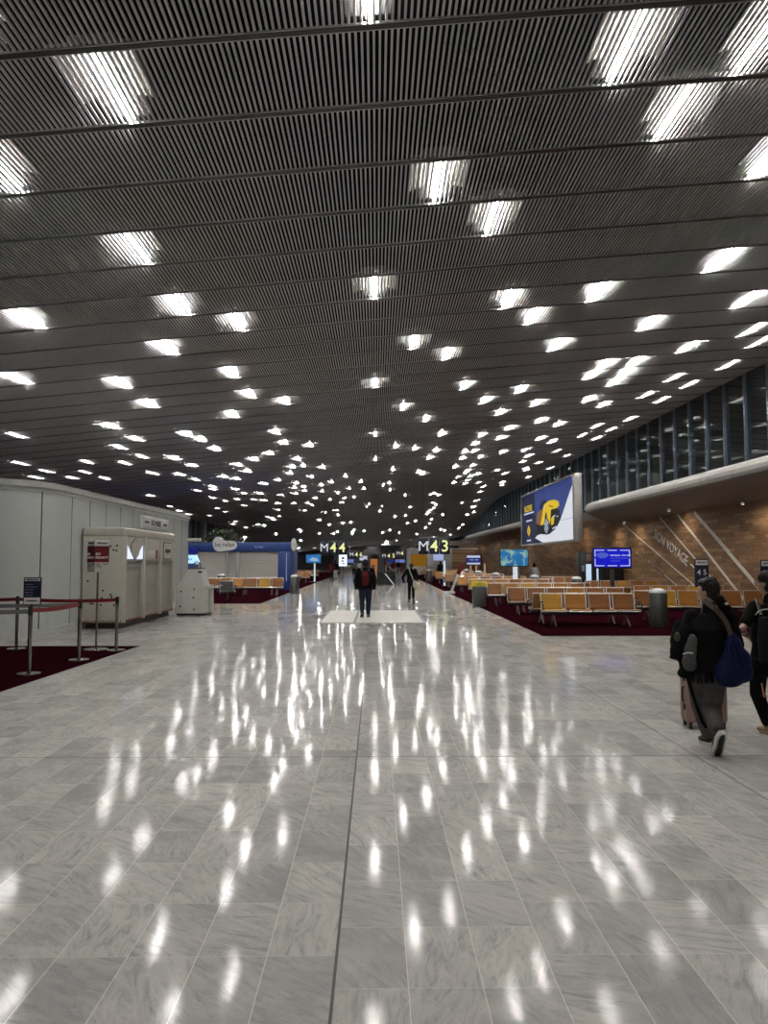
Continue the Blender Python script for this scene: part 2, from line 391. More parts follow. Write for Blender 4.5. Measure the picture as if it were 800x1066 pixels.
# ------------------------------------------------------------------ white strips + lettering on the wood wall
WHITE = mat('white_paint', (.80, .79, .76), .5)
def wall_strip(a, c, w):
    p, q = onwall(*a, XR), onwall(*c, XR)
    d = (q - p).normalized(); nn = Vector((0, -d.z, d.y)) * w / 2
    mb = MB(); vs = [p - nn, p + nn, q + nn, q - nn]
    mb.add([(XR - .02, v.y, v.z) for v in vs] + [(XR + .005, v.y, v.z) for v in vs], [(0, 1, 2, 3), (7, 6, 5, 4), (0, 4, 5, 1), (1, 5, 6, 2), (2, 6, 7, 3), (3, 7, 4, 0)])
    o = mb.build('wall_strip', WHITE); return o
for a, c, w, l in (((648.6, 545), (725, 611), .045, 'thin slanted white line left of the BON VOYAGE letters on the wood wall'),
                ((687.6, 538.8), (759, 622.5), .07, 'slanted white line directly above the BON VOYAGE letters on the wood wall'),
                ((706.3, 536), (775, 624), .10, 'slanted white line second from right on the wood wall, passing behind the 45 sign side'),
                ((723.7, 533.5), (794, 616), .15, 'widest slanted white line, rightmost on the wood wall'),
                ((692, 598.2), (716, 618.5), .045, 'short slanted white line low on the wood wall after the faint small lettering'),
                ((719.5, 587.2), (724.5, 592), .05, 'very short white dash after the last letter of BON VOYAGE')):
    tag(wall_strip(a, c, w), l, 'wall stripe')
def wall_text(name, body, p0, p1, ptop, m, label):
    a, bb, tp = onwall(*p0, XR), onwall(*p1, XR), onwall(*ptop, XR)
    cu = bpy.data.curves.new(name, 'FONT'); cu.body = body; cu.extrude = .012; cu.resolution_u = 3; cu.size = 1
    t_ = bpy.data.objects.new('tmp', cu); C.objects.link(t_)
    me = bpy.data.meshes.new_from_object(t_.evaluated_get(bpy.context.evaluated_depsgraph_get()))
    bpy.data.objects.remove(t_)
    wd = max(v.co.x for v in me.vertices); hd = max(v.co.y for v in me.vertices)
    ex = (bb - a) / wd; ey = (tp - a) / hd
    M = Matrix(((0, 0, -1, XR - .012), (ex.y, ey.y, 0, a.y), (ex.z, ey.z, 0, a.z), (0, 0, 0, 1)))
    me.transform(M); me.materials.clear(); me.materials.append(m); me.name = name
    o = bpy.data.objects.new(name, me); C.objects.link(o); return tag(o, label, 'lettering')
wall_text('wall_lettering', 'BON VOYAGE', (681.5, 559.5), (716, 589.5), (682.6, 550.6), WHITE, 'large white BON VOYAGE lettering slanting down the wood wall')
wall_text('wall_lettering', 'HAVE A NICE TRIP', (662, 576), (691, 598), (662.6, 573), mat('faded_letters', (.42, .33, .26), .6), 'small faint brown lettering slanting below the BON VOYAGE letters')
# ------------------------------------------------------------------ spotlights on the wall head
SPOT = emit('spot_bulb', (1, .95, .85), 30)
def wall_spot(p, l, grp=None, watts=70):
    r = empty('wall_spotlight', p, l, 'spotlight', grp)
    MB().lathe([(.001, .06), (.05, .06), (.06, -.04), (.055, -.04), (.05, .0), (.001, .0)], n=14).build('housing', mat('white_metal', (.7, .7, .68), .4), r)
    MB().lathe([(.001, -.025), (.03, -.02), (.048, -.005), (.001, -.0)], n=14).build('bulb', SPOT, r)
    MB().tube([(0, 0, .05), (.03, 0, .22)], .014).build('bracket', DARKM, r)
    ld = bpy.data.lights.new('spot_lamp', 'SPOT'); ld.energy = watts; ld.color = (1, .86, .68); ld.spot_size = 2.9; ld.spot_blend = 1; ld.shadow_soft_size = .05
    lo = bpy.data.objects.new('spot_lamp', ld); C.objects.link(lo); lo.parent = r; lo.location = (0, 0, -.06); lo.rotation_euler = (0, -.25, 0)
for px, py, l in ((629.5, 547, 'tiny white spotlight under the end of the long grey soffit'), (773.5, 523.2, 'tiny white spotlight under the grey soffit above the widest wall stripe'),
                  (650.5, 543.5, 'tiny white spotlight at the top of the thinnest wall stripe'), (459, 563, 'tiny white spotlight beside the lit digits of the M 43 sign')):
    p = onwall(px, py, 12.2); p.z -= .03; p.z = min(p.z, 3.86 + (12.85 - 12.2) * .34); wall_spot(p, l)
for Y in (16, 21, 31, 46, 51, 55, 64, 72, 80, 92):  # extra unseen spotlights, added to brighten the wood wall
    wall_spot(Vector((12.2, Y, 3.86)), 'small white spotlight added to brighten the wood wall', 'extra spotlights brightening the wood wall')
# ------------------------------------------------------------------ curved white booth
def arc_path():
    p = [(-15, 16.6), (-9.45, 16.6)]
    for k in range(1, 13):
        a = -PI / 2 + PI / 2 * k / 12; p.append((-9.45 + 1.7 * math.cos(a), 18.3 + 1.7 * math.sin(a)))
    return p + [(-7.75, 31.0)]
BP = arc_path()
def band(mb, off, z0, z1, th):
    pts = []
    for i, (x_, y_) in enumerate(BP):
        a = Vector(BP[max(0, i - 1)]); c = Vector(BP[min(len(BP) - 1, i + 1)]); d = (c - a).normalized()
        pts.append((Vector((x_, y_)), Vector((d.y, -d.x))))
    mb.sweep([(off, z0), (off, z1), (off - th, z1), (off - th, z0)], [(lambda a, bb, p=p, nn=nn: (p.x + nn.x * a, p.y + nn.y * a, bb)) for p, nn in pts], True, True)
    return mb
PANEL = mat('glossy_white_panel', (.68, .72, .70), .12, 0, .6, var=.02)
TRIMW = mat('white_trim', (.66, .67, .65), .35)
booth = empty('sales_booth', (-10, 20, 0), 'large closed white booth with curved glossy panel corner behind the red barriers', 'booth')
booth.location = (0, 0, 0)
band(MB(), 0, .0, 3.62, .12).build('panel_wall', PANEL, booth)
band(band(MB(), .06, 0, .10, .1), .035, .10, .20, .1).build('plinth', TRIMW, booth)
band(band(MB(), .04, 3.50, 3.64, .2), .02, 3.40, 3.44, .1).build('top_rail', TRIMW, booth)
SEAM = mat('panel_seam', (.10, .11, .11), .5)
for k in range(10): yk = 19.1 + 1.2 * k; MB().box(-7.76, -7.744, yk, yk + .014, .2, 3.4).build('panel_joint', SEAM, booth)
a = math.radians(-22); cx, cy = -9.45 + 1.705 * math.cos(a), 18.3 + 1.705 * math.sin(a); MB().box(cx - .01, cx + .01, cy - .01, cy + .01, .2, 3.4).build('panel_joint', SEAM, booth)
for xk in (-10.6, -11.8, -13): MB().box(xk, xk + .014, 16.594, 16.61, .2, 3.4).build('panel_joint', SEAM, booth)
MB().prism([(p[0] - .05, p[1] + .05) for p in BP] + [(-15, 31)], 3.42, 3.5).build('roof', TRIMW, booth)
MB().box(-15, -7.75, 30.9, 31.0, 0, 3.6).build('end_wall', PANEL, booth)
MB().bev(-7.78, -7.2, 30.6, 30.9, 2.55, 2.68, .02).build('end_arm', TRIMW, booth)
sg = empty('shop_sign', (0.012, 0, 0), 'long white framed sign panel on the booth wall above the shuttered cart', 'sign')
MB().bev(-7.75, -7.68, 24.5, 27.7, 2.83, 3.27, .02).build('frame', TRIMW, sg)
MB().box(-7.69, -7.672, 24.6, 27.6, 2.90, 3.20).build('face', mat('sign_white', (.74, .74, .76), .4), sg)
INK = mat('dark_ink', (.03, .03, .035), .5)
text('lettering', 'UO·PARIS', .26, INK, sg, face_east(-7.668, 26.1, 3.06), bold=.006)
text('lettering', 'BOUTIQUE', .09, INK, sg, face_east(-7.668, 25.05, 3.06)); text('lettering', 'BOUTIQUE', .09, INK, sg, face_east(-7.668, 27.2, 3.06))
# ------------------------------------------------------------------ shuttered sweets cart beside the booth
CREAM = mat('cream_board', (.56, .54, .47), .5, var=.03)
SHUT = mat('shutter_cream', (.46, .445, .41), .45)
kx0, kx1, ky0, ky1 = -7.72, -6.64, 19.8, 24.7
kt = empty('shuttered_cart', (0, 0, 0), 'cream cart with three closed roller shutters standing against the white booth', 'kiosk')
kb = MB().bev(kx0, kx1 - .10, ky0, ky1, .16, 2.62, .05, 3)
kb.bev(kx0 - .01, kx1 + .02, ky0 - .04, ky1 + .02, 2.42, 2.66, .05, 3).bev(kx0 + .005, kx1 + .005, ky0 - .02, ky0 + .15, .165, 2.6, .02)
kb.build('body', CREAM, kt)
MB().box(kx0 + .1, kx1 - .12, ky0 + .1, ky1 - .1, .0, .17).build('plinth', BLACKP, kt)
pw = (ky1 - ky0) / 3
for i in range(3):
    a, c = ky0 + pw * i, ky0 + pw * (i + 1)
    MB().bev(kx1 - .10, kx1 + .05, a, a + .13, .16, 2.45, .015).build('post', CREAM, kt)
    MB().bev(kx1 - .09, kx1 - .01, a + .13, c, 1.78, 2.45, .01).build('header_panel', CREAM, kt)
    sh_ = MB(); zz_ = .26
    while zz_ < 1.74:
        sh_.prism([(0, 0), (.022, .014), (.030, .070), (.004, .074)], a + .14, c - .03, Matrix(((1, 0, 0, kx1 - .10), (0, 0, 1, 0), (0, 1, 0, zz_), (0, 0, 0, 1)))); zz_ += .09
    sh_.box(kx1 - .13, kx1 - .09, a + .13, c, .22, 1.79)
    sh_.build('roller_shutter', SHUT, kt)
MB().bev(kx1 - .10, kx1, ky1 - .1, ky1, .16, 2.45, .015).build('post', CREAM, kt)
rv = MB(); r2 = random.Random(4)
for i in range(17):
    rv.lathe([(.001, 0), (.028, 0), (.02, .014), (.001, .018)], (0, 0, 0), 8, Matrix.Translation((kx0 + .1 + r2.random() * .86, ky0 - .02, .45 + r2.random() * 2.0)) @ Matrix.Rotation(PI / 2, 4, 'X'))
rv.build('bolts', BLACKP, kt)['kind'] = 'stuff'
RED = mat('dark_red', (.26, .012, .02), .5)
gar = MB()
for i in range(44):
    gar.lathe([(.001, -.02), (.018, -.01), (.018, .01), (.001, .02)], (kx1 + .012 - .02 * (i % 2), ky0 + .05 + i * .11, .18 + .018 * (i % 3)), 6)
for i in range(16): gar.lathe([(.001, -.022), (.02, -.01), (.02, .01), (.001, .022)], (kx0 + .05 + i * .066, ky0 - .03, .19 + .012 * (i % 3)), 6)
g_ = gar.build('red_garland', RED, kt); g_['kind'] = 'stuff'; g_['label'] = 'small red beaded garland along the bottom edge'
# header decorations
def flat_poly(mb, pts, X, th=.012): return mb.prism(pts, 0, th, Matrix(((0, 0, 1, X), (1, 0, 0, 0), (0, 1, 0, 0), (0, 0, 0, 1))))
a = ky0 + pw * .56; hx = kx1 - .008
hexo = lambda cy, cz, ry, rz_: [(cy, cz + rz_), (cy + ry, cz + rz_ * .45), (cy + ry, cz - rz_ * .45), (cy, cz - rz_), (cy - ry, cz - rz_ * .45), (cy - ry, cz + rz_ * .45)]
LEDW = emit('cool_white_led', (.72, .76, 1.), 1.6)
mb = MB()
flat_poly(mb, [(a - .66, 1.83), (a - .66, 2.2), (a - .12, 1.83)], hx); flat_poly(mb, [(a + .66, 1.83), (a + .12, 1.83), (a + .66, 2.2)], hx)
mb.build('lit_corner', LEDW, kt)
flat_poly(MB(), hexo(a, 2.10, .34, .31), hx + .004).build('hexagon_edge', INK, kt); flat_poly(MB(), hexo(a, 2.10, .325, .295), hx + .008).build('hexagon_panel', CREAM, kt)
a = ky0 + pw * 1.52
MB().bev(hx, hx + .02, a - .55, a + .3, 1.84, 2.08, .008).build('notice_panel', TRIMW, kt); MB().bev(hx, hx + .02, a + .36, a + .58, 1.84, 2.1, .008).build('red_notice', mat('faded_red', (.36, .16, .14), .6), kt)
a = ky0 + pw * 2.52
flat_poly(MB(), [(a - .5, 1.92), (a - .5, 2.24), (a - .4, 2.36), (a + .4, 2.36), (a + .5, 2.24), (a + .5, 1.92), (a + .4, 1.82), (a - .4, 1.82)], hx + .004).build('logo_edge', INK, kt)
flat_poly(MB(), [(a - .46, 1.93), (a - .46, 2.23), (a - .38, 2.33), (a + .38, 2.33), (a + .46, 2.23), (a + .46, 1.93), (a + .38, 1.85), (a - .38, 1.85)], hx + .008).build('logo_panel', CREAM, kt)
text('lettering', 'alegent', .2, INK, kt, face_east(hx + .022, a, 2.1), bold=.004)
# ------------------------------------------------------------------ white self-service machine
WP = mat('white_plastic', (.62, .62, .58), .3)
mc = empty('service_machine', (-6.55, 24.55, 0), 'white tapered machine on a black plinth right of the shuttered cart', 'machine')
MB().bev(.04, .98, .04, .96, 0, .07, .01).build('plinth', BLACKP, mc)
MB().prism([(0, 0), (.82, 0), (1.04, .2), (1.04, 1.0), (0, 1.0)], .07, .97).build('cabinet', WP, mc)
Mz = Matrix(((1, 0, 0, 0), (0, 0, 1, 0), (0, 1, 0, 0), (0, 0, 0, 1)))
MB().prism([(.05, .97), (.92, .97), (.80, 1.50), (.42, 1.50)], .06, .92, Mz).build('hood', WP, mc)
MB().bev(.44, .78, .1, .85, 1.5, 1.54, .01).build('top_cap', BLACKP, mc)
MB().tube([(.5, .4, 1.53), (.52, .4, 1.7), (.6, .4, 1.76), (.7, .4, 1.7), (.74, .4, 1.53)], .02).build('hoop', DARKM, mc)
MB().prism([(.86, .84), (1.42, .95), (1.42, .99), (.86, .90)], .1, .6, Mz).build('shelf', WP, mc)
MB().bev(.72, .86, .05, .07, 1.38, 1.44, .005).build('slot', BLACKP, mc)
mb = MB()
for q in ((.18, .30), (.2, .78), (.62, .2), (.62, .85), (.6, .58)):
    mb.lathe([(.001, 0), (.03, 0), (.02, .014), (.001, .018)], (0, 0, 0), 8, Matrix.Translation((q[0], 0, q[1])) @ Matrix.Rotation(PI / 2, 4, 'X'))
mb.build('bolts', BLACKP, mc)['kind'] = 'stuff'
# ------------------------------------------------------------------ blue spa kiosk with closed shutters
BLUE = mat('kiosk_blue', (.012, .042, .19), .4)
SHG = mat('beige_shutter', (.50, .47, .43), .55)
Yk = 45.5
k2 = empty('blue_kiosk', (0, Yk, .008), 'closed blue kiosk with wide beige shutters behind the left seats', 'kiosk')
MB().bev(-12.3, -5.2, 0, 4, 2.30, 2.86, .03).build('fascia', BLUE, k2)
MB().bev(-12.3, -5.2, .2, 4, 0, 2.3, .02).build('body', BLUE, k2)
for xa, xb in ((-10.95, -8.55), (-8.25, -5.95)):
    s_ = MB(); zq = .05
    while zq < 2.26: s_.bev(xa, xb, .1, .2, zq, zq + .078, .012, 1); zq += .085
    s_.build('roller_shutter', SHG, k2)
MB().bev(-8.55, -8.25, .04, .22, 0, 2.3, .01).build('post', GREYW, k2)
MB().bev(-5.95, -5.2, .0, .25, 0, 2.3, .01).build('pillar_panel', BLUE, k2)
MB().box(-5.46, -5.42, -.012, .01, .5, 2.2).build('pillar_stripe', mat('pale_blue_stripe', (.45, .55, .75), .5), k2)
text('lettering', 'be relax', .16, mat('pale_letter', (.5, .6, .75), .5), k2, face_cam(-7.1, -.006, 2.58))
MB().lathe([(.001, -.02), (.26, -.02), (.26, .02), (.001, .02)], n=24, M=Matrix.Translation((-4.98, -.2, 2.72)) @ Matrix.Rotation(PI / 2, 4, 'Y') @ Matrix.Rotation(.5, 4, 'X') @ Matrix.Diagonal((1.5, 1, 1, 1))).build('blade_sign', WHITE, k2)
br = empty('cloud_sign', (-9.0, 44.4, 0), 'white cloud shaped be relax sign on a grey pole before the blue kiosk', 'sign')
pts = [(-1, 0), (-.95, .45), (-.7, .75), (-.4, .72), (-.15, .45), (.1, .32), (.4, .36), (.75, .35), (.97, .1), (.98, -.2), (.8, -.45), (.5, -.55), (0, -.62), (-.5, -.72), (-.85, -.5)][::-1]
for _ in range(3): pts = [q for a, c in zip(pts, pts[1:] + pts[:1]) for q in ((a[0] * .75 + c[0] * .25, a[1] * .75 + c[1] * .25), (a[0] * .25 + c[0] * .75, a[1] * .25 + c[1] * .75))]
pts = [(x_ * .72, y_ * .62) for x_, y_ in pts]
MB().prism(pts, -.06, .06, Matrix.Translation((0.05, 0, 2.72)) @ Matrix.Rotation(PI / 2, 4, 'X')).build('cloud_panel', mat('sign_face', (.66, .66, .64), .4), br)
text('lettering', 'be relax', .36, mat('grey_letter', (.10, .10, .11), .5), br, face_cam(.04, -.062, 2.70), bold=.004)
MB().tube([(.15, .02, .02), (.15, .02, 2.3)], .09, 12).build('pole', GREYW, br); MB().lathe([(.001, .0), (.35, 0), (.35, .02), (.001, .03)], (.15, .02, .006)).build('base', DARKM, br)
# lit blue totem
lt = empty('lit_totem', (-9.73, 39, .007), 'blue counter totem topped by a glowing white blue light box left of the kiosk shutters', 'light box')
MB().bev(-.62, .42, 0, .5, 0, 1.55, .02).build('body', BLUE, lt)
MB().prism([(-.62, 1.62), (.52, 1.62), (.34, 2.05), (-.62, 2.05)], 0, .4, Mz).build('light_box', emit('ice_blue_light', (.45, .75, 1.), 1.6), lt)
text('lettering', 'I.E. BAR', .2, mat('blue_letter', (.03, .12, .3), .5), lt, face_cam(-.12, -.008, 1.82))
MB().box(-.55, -.45, .1, .3, 1.5, 1.65).box(.2, .3, .1, .3, 1.5, 1.65).build('support', DARKM, lt)
MB().bev(-.3, .42, .3, .36, 2.12, 2.42, .01).build('dark_screen', emit('deep_blue_screen', (.01, .012, .20), .8), lt)
MB().box(.0, .1, .3, .36, 2.0, 2.15).build('bracket', DARKM, lt)
# ------------------------------------------------------------------ benches
AMBER = mat('amber_leather', (.36, .165, .03), .45, var=.08, bump=.15, bscale=60)
TAN = mat('tan_leather', (.25, .105, .028), .45, var=.08, bump=.15, bscale=60)
YELL = mat('mustard_leather', (.46, .26, .03), .45, var=.08, bump=.15, bscale=60)
GREYL = mat('grey_leather', (.12, .13, .13), .5)
SEATM = {}
def m_cached(key, fn):
    if key not in SEATM: SEATM[key] = fn()
    return SEATM[key]
def part(me, name, parent, loc=(0, 0, 0), rz=0):
    o = bpy.data.objects.new(name, me); C.objects.link(o); o.parent = parent; o.location = loc; o.rotation_euler.z = rz; return o
PITCHX = .665
def prof_pad(prof, x0, x1, rnd_=.012):
    mb = MB(); mb.prism(prof, x0, x1, Matrix(((0, 0, 1, 0), (1, 0, 0, 0), (0, 1, 0, 0), (0, 0, 0, 1)))); return mb
def seat_mesh(m): return prof_pad([(-.25, .40), (-.26, .42), (-.25, .455), (-.2, .462), (.10, .435), (.20, .425), (.21, .40), (.15, .385), (-.2, .39)], -.275, .275).mesh('seat', m)
def back_mesh(m): return prof_pad([(.19, .455), (.205, .44), (.235, .45), (.305, .80), (.305, .85), (.285, .86), (.265, .85), (.215, .58), (.195, .50)], -.275, .275).mesh('backrest', m)
def frame_mesh():
    mb = MB()
    for s in (-1, 1):
        x_ = s * .295
        mb.tube([(x_, .30, .87), (x_, .235, .56), (x_, .20, .43), (x_, .10, .40), (x_, -.24, .41), (x_, -.27, .435)], .014, 6)
    mb.tube([(-.295, -.262, .405), (.295, -.262, .405)], .016, 6).tube([(-.295, .305, .868), (.295, .305, .868)], .010, 6)
    return mb.mesh('seat_frame', ALU)
def arm_mesh(): return MB().tube([(0, .22, .50), (0, .20, .63), (0, .10, .655), (0, -.18, .65), (0, -.25, .60), (0, -.24, .45)], .016, 6).bev(-.03, .03, -.2, .14, .655, .68, .01).mesh('armrest', BLACKP)
def leg_mesh(): return MB().tube([(0, .02, .34), (0, -.10, .18), (0, -.26, .03), (0, -.30, .012)], [.024, .022, .018, .018], 8).tube([(0, .02, .34), (0, .12, .18), (0, .26, .03), (0, .30, .012)], [.024, .022, .018, .018], 8).mesh('leg', ALU)
def bench(x0, Y, cols, label, facing=-1, arms='ends', z=.0105):
    n = len(cols)
    r = empty('seat_bench', (x0 + n * PITCHX / 2, Y, z), label, 'bench', 'rows of airport seats')
    if facing > 0: r.rotation_euler.z = PI
    w = n * PITCHX
    MB().bev(-w / 2, w / 2, -.045, .045, .30, .375, .01).build('beam', DARKM, r)
    seq = cols if facing < 0 else cols[::-1]
    for i, c in enumerate(seq):
        m = {'A': AMBER, 'T': TAN, 'Y': YELL, 'G': GREYL}[c]; xx = -w / 2 + PITCHX * (i + .5)
        part(m_cached('s' + c, lambda: seat_mesh(m)), 'seat', r, (xx, 0, 0)); part(m_cached('b' + c, lambda: back_mesh(m)), 'backrest', r, (xx, 0, 0))
        part(m_cached('f', frame_mesh), 'seat_frame', r, (xx, 0, 0))
    for i in ([0, n] if arms == 'ends' else range(n + 1)): part(m_cached('a', arm_mesh), 'armrest', r, (-w / 2 + PITCHX * i, 0, 0))
    for i in ([.5, n - .5] if n < 5 else [.5, n / 2, n - .5]): part(m_cached('l', leg_mesh), 'leg', r, (-w / 2 + PITCHX * i, 0, 0))
    return r
P0 = 4.5
bench(P0, 20.5, 'YATT', 'nearest row of four seats facing the camera beside the marble walkway')
bench(P0 - .15, 21.35, 'TTAT', 'seats backing onto the nearest row of four, facing away', 1)
bench(7.75, 22.4, 'TYATTT', 'row of orange seats beside the large grey bin under the BON VOYAGE wall')
bench(P0 - .15, 24.9, 'TTTATT', 'second row of seats from the camera along the marble edge')
bench(P0 + .2, 25.75, 'ATTATT', 'seats backing onto the second row from the camera', 1)
bench(P0 - .1, 29.8, 'TAYAAT', 'third row of seats from the camera, level with the yellow topped bin')
bench(P0 + .2, 30.65, 'YYAATT', 'seats backing onto the third row from the camera, facing away', 1)
bench(9.3, 26.9, 'TATYT', 'row of five seats beneath the blue wireless internet screen')
bench(9.3, 33.2, 'TTATA', 'row of five seats in front of the dark vending machines')
bench(P0 - .1, 36.0, 'YAATAT', 'yellow ended row of seats just behind the yellow topped bin')
bench(P0 + .1, 36.85, 'TTYATT', 'seats backing onto the yellow ended row behind the yellow topped bin', 1)
bench(P0, 42.2, 'AATTAA', 'row of amber seats beside the red and white leaning board')
bench(P0, 43.05, 'TATTAT', 'seats backing onto the row beside the red and white leaning board', 1)
bench(9.2, 41.6, 'TTTA', 'four seats under the large car billboard by the wood wall')
bench(P0, 49.5, 'TAATAT', 'row of seats beyond the red and white board, first behind it')
bench(P0, 50.35, 'ATTATA', 'seats facing away, second behind the red and white board', 1)
bench(P0, 57.5, 'AYAATA', 'row of seats under the hanging M 43 sign')
bench(P0 + .1, 66, 'TATAAT', 'small row of seats beyond the hanging M 43 sign')
bench(P0 + .1, 76, 'AATTTA', 'furthest row of seats on the right before the grey shop front')
# left side
bench(-8.7, 38.2, 'TAATYT', 'row of seats in front of the blue spa kiosk shutters')
bench(-8.4, 39.05, 'ATATA', 'seats facing the blue kiosk, back to back with the front row', 1)
bench(-6.95, 33.6, 'G', 'single dark grey seat on a beam in front of the orange left row', 1)
bench(-9.7, 33.6, 'TT', 'pair of tan seats half hidden behind the white machine')
bench(-8.6, 52, 'TTATT', 'row of seats past the blue kiosk beside the steel bin'); bench(-8.6, 60, 'TATAT', 'row of seats below the blue screen with the white lit post')
bench(-8.6, 69, 'ATTAT', 'furthest row of seats on the left under the M 44 sign')
# ------------------------------------------------------------------ bins
BINM = mat('dark_bin_metal', (.10, .105, .10), .38, .6); DOME = mat('frosted_dome', (.52, .53, .52), .25, .1)
def bin_proto():
    r = empty('waste_bin', (0, 0, 0), 'x', 'bin', 'round waste bins')
    MB().lathe([(.001, 0), (.235, 0), (.24, .02), (.24, .9), (.23, .915), (.21, .915), (.001, .915)], n=28).build('body', BINM, r)
    MB().lathe([(.235, .915), (.22, .96), (.17, 1.0), (.09, 1.03), (.001, 1.04)], n=28).build('dome', DOME, r)
    return r
bp = bin_proto(); reg(bp); firstb = True
for px, py, Y, l in ((685, 652, 20.3, 'large dark grey bin with domed lid before the BON VOYAGE wall'), (600.5, 0, 35.0, 'domed grey bin in front of the lit vending machines'),
                     (557, 0, 39.0, 'domed grey bin beside the person in white under the billboard'), (516.5, 0, 46.5, 'domed grey bin left of the bright island map screen'),
                     (498.5, 0, 54, 'domed grey bin right below the small white and navy screen'), (486, 0, 63, 'small domed bin left of the copper posts'),
                     (446.5, 0, 62, 'grey bin at the carpet edge under the M 43 sign'), (230.5, 0, 42.2, 'domed bin left of the cloud sign pole'), (307, 0, 40, 'steel bin at the right end of the seats by the blue kiosk')):
    X = at(px, 600, Y).x
    o = bp if firstb else copy_tree(bp); firstb = False
    zc = .006 if (X > 3.95 or X < -4.8) and Y > 18 else 0
    o.location = (X, Y, zc); o['label'] = l
yb = empty('yellow_bin', (at(498, 631, 29.2).x + .05, 29.2, 0.006), 'square dark bin with bright yellow lettered top beside the marble walkway', 'bin')
MB().bev(-.25, .25, -.2, .2, 0, .78, .03, 3).build('body', BINM, yb)
YS_ = mat('sign_yellow', (.70, .55, .03), .5)
MB().bev(-.29, .29, -.03, .03, .76, .96, .01).build('notice_board', YS_, yb)
text('lettering', '> EXIT <', .11, mat('olive_ink', (.12, .10, .01), .6), yb, face_cam(0, -.034, .86))
# ------------------------------------------------------------------ screens on posts
def screen_stand(px, Y, x0, x1, y0, y1, label, post, face, posts=(0.,), pw_=.07, z=.006):
    a, c = at(x0, y0, Y), at(x1, y1, Y); cx = (a.x + c.x) / 2
    r = empty('screen_stand', (cx, Y, z), label, 'screen')
    w, zt, zb = c.x - a.x, a.z, c.z
    MB().bev(-w / 2, w / 2, 0, .09, zb, zt, .015).build('screen_case', BLACKP, r)
    f = MB().box(-w / 2 + .05, w / 2 - .05, -.006, .01, zb + .05, zt - .05).build('screen_panel', face, r)
    for q in posts: MB().bev(q - pw_, q + pw_, .02, .09, .02, zb + .02, .01).build('post', post, r)
    MB().bev(-.35, .35, -.15, .3, 0, .025, .008).build('base', DARKM, r)
    return r, f, w, zb, zt
def quad(mb, x0, x1, z0, z1, y=-.010): return mb.box(x0, x1, y, y + .006, z0, z1)
def zpoly(mb, pts, y, th=.004): return mb.prism([(p[0], p[1]) for p in pts], 0, th, Matrix(((1, 0, 0, 0), (0, 0, -1, y), (0, 1, 0, 0), (0, 0, 0, 1))))
SCB = emit('royal_blue_screen', (.010, .014, .66), 1.); SCW = emit('screen_white', (.75, .78, 1.), .85); SCL = emit('screen_pale_blue', (.25, .35, .9), .7)
r, f, w, zb, zt = screen_stand(637, 29, 617, 658.5, 570, 592, 'blue wireless internet screen on a grey post before the black cabinet', DARKM, SCB)
mb = MB(); hh = zt - zb
for s in (zb + .09, zt - .13):
    for i, (p, q) in enumerate(((.06, .3), (.38, .62), (.70, .94))): quad(mb, -w / 2 + p * w, -w / 2 + q * w, s, s + .035)
for s in (-w / 2 + .08, w / 2 - .115): quad(mb, s, s + .035, zb + .1, zb + .38); quad(mb, s, s + .035, zb + .46, zt - .1)
mb.build('screen_border', SCW, f)
mb = MB()
for k in range(4):
    rr = .09 + .06 * k; cz = zb + hh * .42
    for i in range(8):
        a0, a1 = PI * .22 + i * PI * .56 / 8, PI * .22 + (i + 1) * PI * .56 / 8
        zpoly(mb, [(-.38 + rr * math.cos(a0) * 1.15, cz + rr * math.sin(a0) * .9), (-.38 + (rr + .03) * math.cos(a0) * 1.15, cz + (rr + .03) * math.sin(a0) * .9), (-.38 + (rr + .03) * math.cos(a1) * 1.15, cz + (rr + .03) * math.sin(a1) * .9), (-.38 + rr * math.cos(a1) * 1.15, cz + rr * math.sin(a1) * .9)], -.008)
mb.build('wifi_symbol', SCL, f)
text('lettering', 'BIENVENUE - WELCOME', .072, SCW, f, face_cam(-.07, -.010, zb + hh * .62), 'LEFT', bold=.002)
text('lettering', 'Connect to the free wifi network', .05, SCL, f, face_cam(-.07, -.010, zb + hh * .49), 'LEFT'); text('lettering', 'Select and browse', .05, SCL, f, face_cam(-.07, -.010, zb + hh * .36), 'LEFT')
# island screen
m, t, b = nt('island_screen'); n = N(t); o_ = n.obj(); xx, yy, zz = n.xyz(o_)
nf = n.noise(o_, 2.6, 5, .6, .5)
sea = n.mix(n.noise(o_, 1.1, 2), (.0, .05, .24), (.01, .20, .42)); land = n.mix(n.noise(o_, 9, 3), (.05, .18, .12), (.38, .55, .5))
cc = n.mix(n.ramp(nf, [(.50, (0, 0, 0)), (.56, (1, 1, 1))]), sea, land)
n.link(cc, b.inputs['Emission Color']); n.link(cc, b.inputs['Base Color']); b.inputs['Emission Strength'].default_value = .8
LITW = emit('lit_white_post', (.85, .92, 1.), .9); LITC = emit('copper_lit_post', (.8, .48, .32), .55)
r, f, w, zb, zt = screen_stand(536, 40, 520.5, 551, 571.5, 590, 'large island map screen on a glowing white post among the seats', LITW, m, (.05,), .12)
MB().bev(.20, .30, .0, .09, .02, zb + .02, .01).build('post_side', DARKM, r)
NAVYS = emit('navy_screen', (.03, .05, .30), .7)
r, f, w, zb, zt = screen_stand(493, 60, 485.5, 501, 577.5, 588.5, 'small white and navy screen on two copper lit posts', LITC, NAVYS, (-.22, .22), .06)
mb = MB(); quad(mb, -w / 2 + .06, w / 2 - .06, zt - .24, zt - .07); quad(mb, -w / 2 + .06, w / 2 - .06, zb + .07, zb + .2); mb.build('screen_band', SCW, f)
text('lettering', '< M45 - M50', .14, SCW, f, face_cam(0, -.012, (zb + zt) / 2))
SKYB = emit('sky_blue_screen', (.03, .22, .62), .9)
